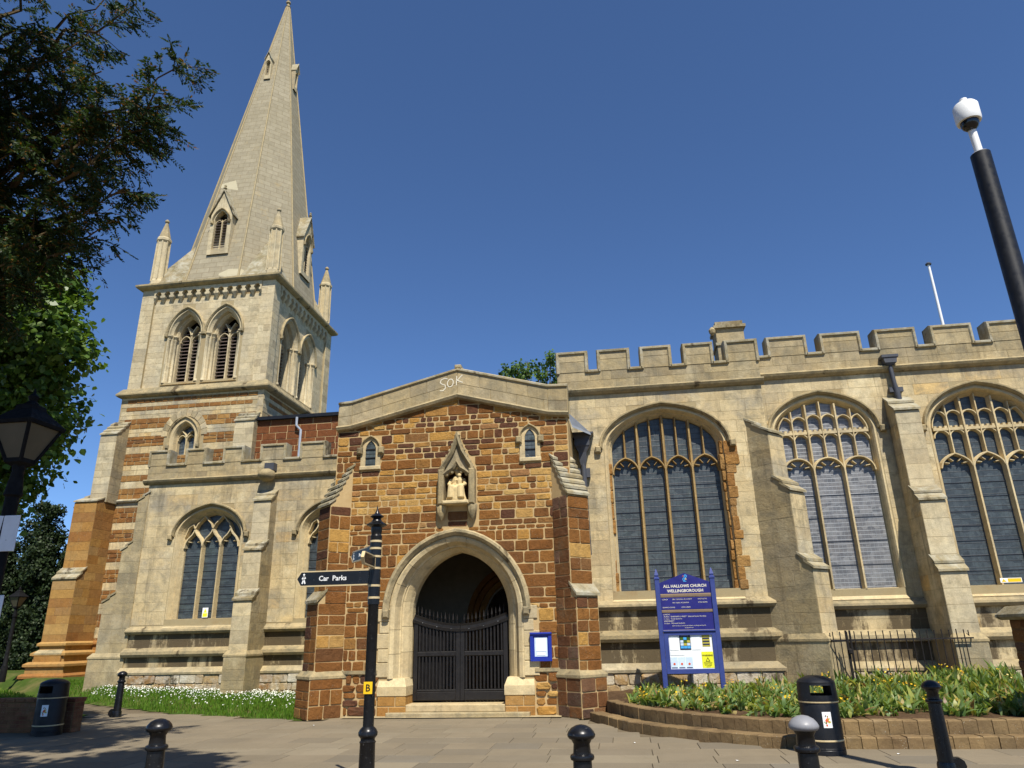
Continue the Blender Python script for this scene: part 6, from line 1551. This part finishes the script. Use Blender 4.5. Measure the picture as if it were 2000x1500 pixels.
lime=[(x_-.12,y_,z_,r_) for x_,y_,z_,r_ in [(-11.5,12,8.6,.8),(-11.15,12,8.0,.62),(-10.95,11.9,7.3,.75),(-11.6,12.2,7.4,.9),(-11.2,12,6.5,.75),(-11.0,12.1,5.9,.7),(-10.75,12,5.35,.5),(-11.4,12,5.3,.75),(-11.0,11.9,4.7,.5),(-11.5,12.1,4.3,.6),(-12.2,12,8.8,1.0),(-12.3,12,7.2,1.1),(-12.2,12,5.6,1.0),(-12.9,12.4,9.6,1.1),(-13.2,12.6,7.0,1.4),(-13,12.5,5,1.1),(-10.75,12,7.0,.5),(-12.0,11.9,3.8,.7),(-12.8,12.3,4.0,.8),(-11.1,12,8.7,.4)]]
leafy('lime_tree',(-13.6,12.8,.3),9.5,lime,'bright green broad-leaved tree below the yew, behind the lantern',20000,.125,'lime',rg,clump=26,crad=.30)
# neighbouring yew whose boughs hang over the paving, above the frame
ov=[(-12.2, 3.7, 13.19, 0.76), (-3.12, 1.62, 10.58, 0.6), (-4.07, 1.38, 11.4, 0.55), (-13.57, 10.47, 9.15, 0.59), (-3.36, 3.94, 9.99, 0.57), (-11.82, 1.69, 9.66, 0.74), (-13.36, 8.0, 9.86, 0.62), (-12.41, 7.02, 12.65, 0.51), (-4.23, 3.9, 11.18, 0.5), (-11.98, 0.67, 13.25, 0.58), (-9.27, 3.97, 10.89, 0.81), (-11.53, 7.17, 12.38, 0.84), (-10.23, 3.63, 8.43, 0.56), (-10.04, 5.45, 12.54, 0.68), (-7.84, -0.51, 13.04, 0.51), (-4.44, 1.67, 10.39, 0.56), (-3.77, 3.58, 10.49, 0.9), (-8.82, 2.28, 10.07, 0.9), (-9.71, 2.04, 9.5, 0.81), (-4.36, 3.44, 11.87, 0.61), (-13.4, 6.92, 9.38, 0.77), (-8.93, 6.27, 12.06, 0.83), (-6.75, 0.92, 12.6, 0.87), (-8.06, 5.94, 12.26, 0.75), (-5.59, 1.78, 8.88, 0.68), (-5.62, 1.99, 11.77, 0.75), (-13.09, 6.21, 9.24, 0.52), (-12.13, 4.74, 9.0, 0.58), (-12.94, 5.62, 10.09, 0.74), (-5.97, 1.44, 12.97, 0.5), (-8.76, 3.56, 10.26, 0.55), (-12.34, 6.6, 9.87, 0.73), (-11.48, 6.36, 11.1, 0.88), (-3.73, 1.67, 8.59, 0.73), (-6.09, 1.36, 11.46, 0.86), (-9.35, 5.79, 9.24, 0.62), (-7.65, 1.19, 11.42, 0.68), (-6.57, 1.71, 13.14, 0.81), (-10.92, 4.31, 8.85, 0.9), (-4.6, 3.37, 10.93, 0.63), (-9.89, 6.01, 10.55, 0.64), (-9.74, 3.69, 13.04, 0.86), (-6.65, -0.47, 12.28, 0.67), (-3.38, -0.13, 12.6, 0.78), (-7.91, 2.37, 12.29, 0.86), (-11.5, 5.18, 11.02, 0.7), (-9.34, 1.64, 11.22, 0.82), (-11.94, 1.65, 12.51, 0.82), (-5.41, -0.17, 11.97, 0.89), (-3.52, 2.13, 11.55, 0.88), (-5.49, 2.45, 9.61, 0.87), (-11.61, 7.03, 10.28, 0.56), (-6.76, 2.12, 8.6, 0.65), (-12.25, 0.67, 11.16, 0.8), (-3.43, 1.97, 10.37, 0.63), (-5.81, 3.97, 13.16, 0.65), (-13.05, 8.84, 8.83, 0.75), (-6.14, 2.91, 11.03, 0.6), (-10.2, 3.41, 12.05, 0.57), (-6.23, 2.56, 8.69, 0.74), (-3.92, -0.13, 11.99, 0.52), (-11.81, 7.38, 9.95, 0.59), (-12.51, 1.69, 9.11, 0.52), (-12.6, 3.93, 12.89, 0.75), (-11.55, 4.65, 10.12, 0.85), (-11.79, 3.75, 9.53, 0.56), (-9.98, 2.85, 10.65, 0.51), (-2.33, 0.99, 11.68, 0.62), (-11.31, 1.51, 9.27, 0.53), (-9.99, 5.98, 9.56, 0.79), (-5.5, 2.93, 9.32, 0.77), (-2.88, 1.89, 8.33, 0.81), (-8.5, 0.63, 11.02, 0.9), (-7.94, 5.39, 8.52, 0.53), (-13.22, 4.42, 8.28, 0.66), (-12.63, 3.32, 10.24, 0.62), (-11.91, -0.89, 13.34, 0.57), (-7.42, 4.44, 10.92, 0.53), (-9.59, 1.31, 10.98, 0.87), (-12.99, 6.04, 10.68, 0.73), (-8.62, 6.12, 11.99, 0.87), (-9.25, 3.92, 12.55, 0.59), (-12.47, 5.01, 8.48, 0.81), (-10.53, 1.45, 10.36, 0.73)]
leafy('yew_tree',(-10.5,3.0,0),11,ov,'yew overhanging from beside the camera, its shade mottling the paving at lower left',42000,.20,'yew',rg,.35,clump=20,crad=.4,droop=.8)
# columnar yews far left
def columnar(base,h,w_,label):
    x,y,z=base; bl=[]
    for k in range(15):
        for q in range(3):
            t=k/14; r=w_*(.55+.45*math.sin(math.pi*min(1,t*.75+.2)))*(1-.55*t**3); a=rg.uniform(0,6.28)
            bl.append((x+r*.5*math.cos(a),y+r*.5*math.sin(a),z+.5+(h-.8)*t,max(.3,r*.72)))
    for q in range(7):
        a=rg.uniform(0,6.28); r=rg.uniform(.1,w_*.6); bl.append((x+r*math.cos(a),y+r*math.sin(a)*.8,z+h-rg.uniform(0,.5),.2))
    return leafy('columnar_yew',base,h,bl,label,30000,.10,'cypress',rg,.2,'dark columnar yews beyond the tower',clump=26,crad=.16,limbs=False,droop=-1.4,up=.0)
labs=['dark columnar yew touching the tower buttress, rightmost of the row','dark columnar yew second from the tower buttress','tall dark columnar yew third from the tower buttress','dark columnar yew behind the distant lamp post','dark columnar yew partly behind the white sign boards','dark columnar yew at the left edge of the picture']
for i,(x,y,h,w_) in enumerate(((-24.2,30,7.1,1.0),(-25.4,29.3,7.2,1.05),(-26.5,29.8,7.4,1.1),(-27.7,29.2,7.1,1.1),(-28.9,29.9,6.9,1.1),(-30.2,29.4,6.8,1.2))): columnar((x,y,.4),h,w_,labs[i])
# conifer showing above the porch roof
cf=[(-4.2+rg.normal(0,.9),40+rg.normal(0,.8),16.2+rg.normal(0,.45),rg.uniform(.25,.5)) for k in range(22)]+[(-4.2+rg.normal(0,1.3),40,14.5+rg.normal(0,.6),.8) for k in range(12)]
leafy('conifer',(-4.2,40,0),17,cf,'bright green conifer top showing above the porch roof',7000,.16,'cedar',rg,.3,clump=20,crad=.28,droop=.8)
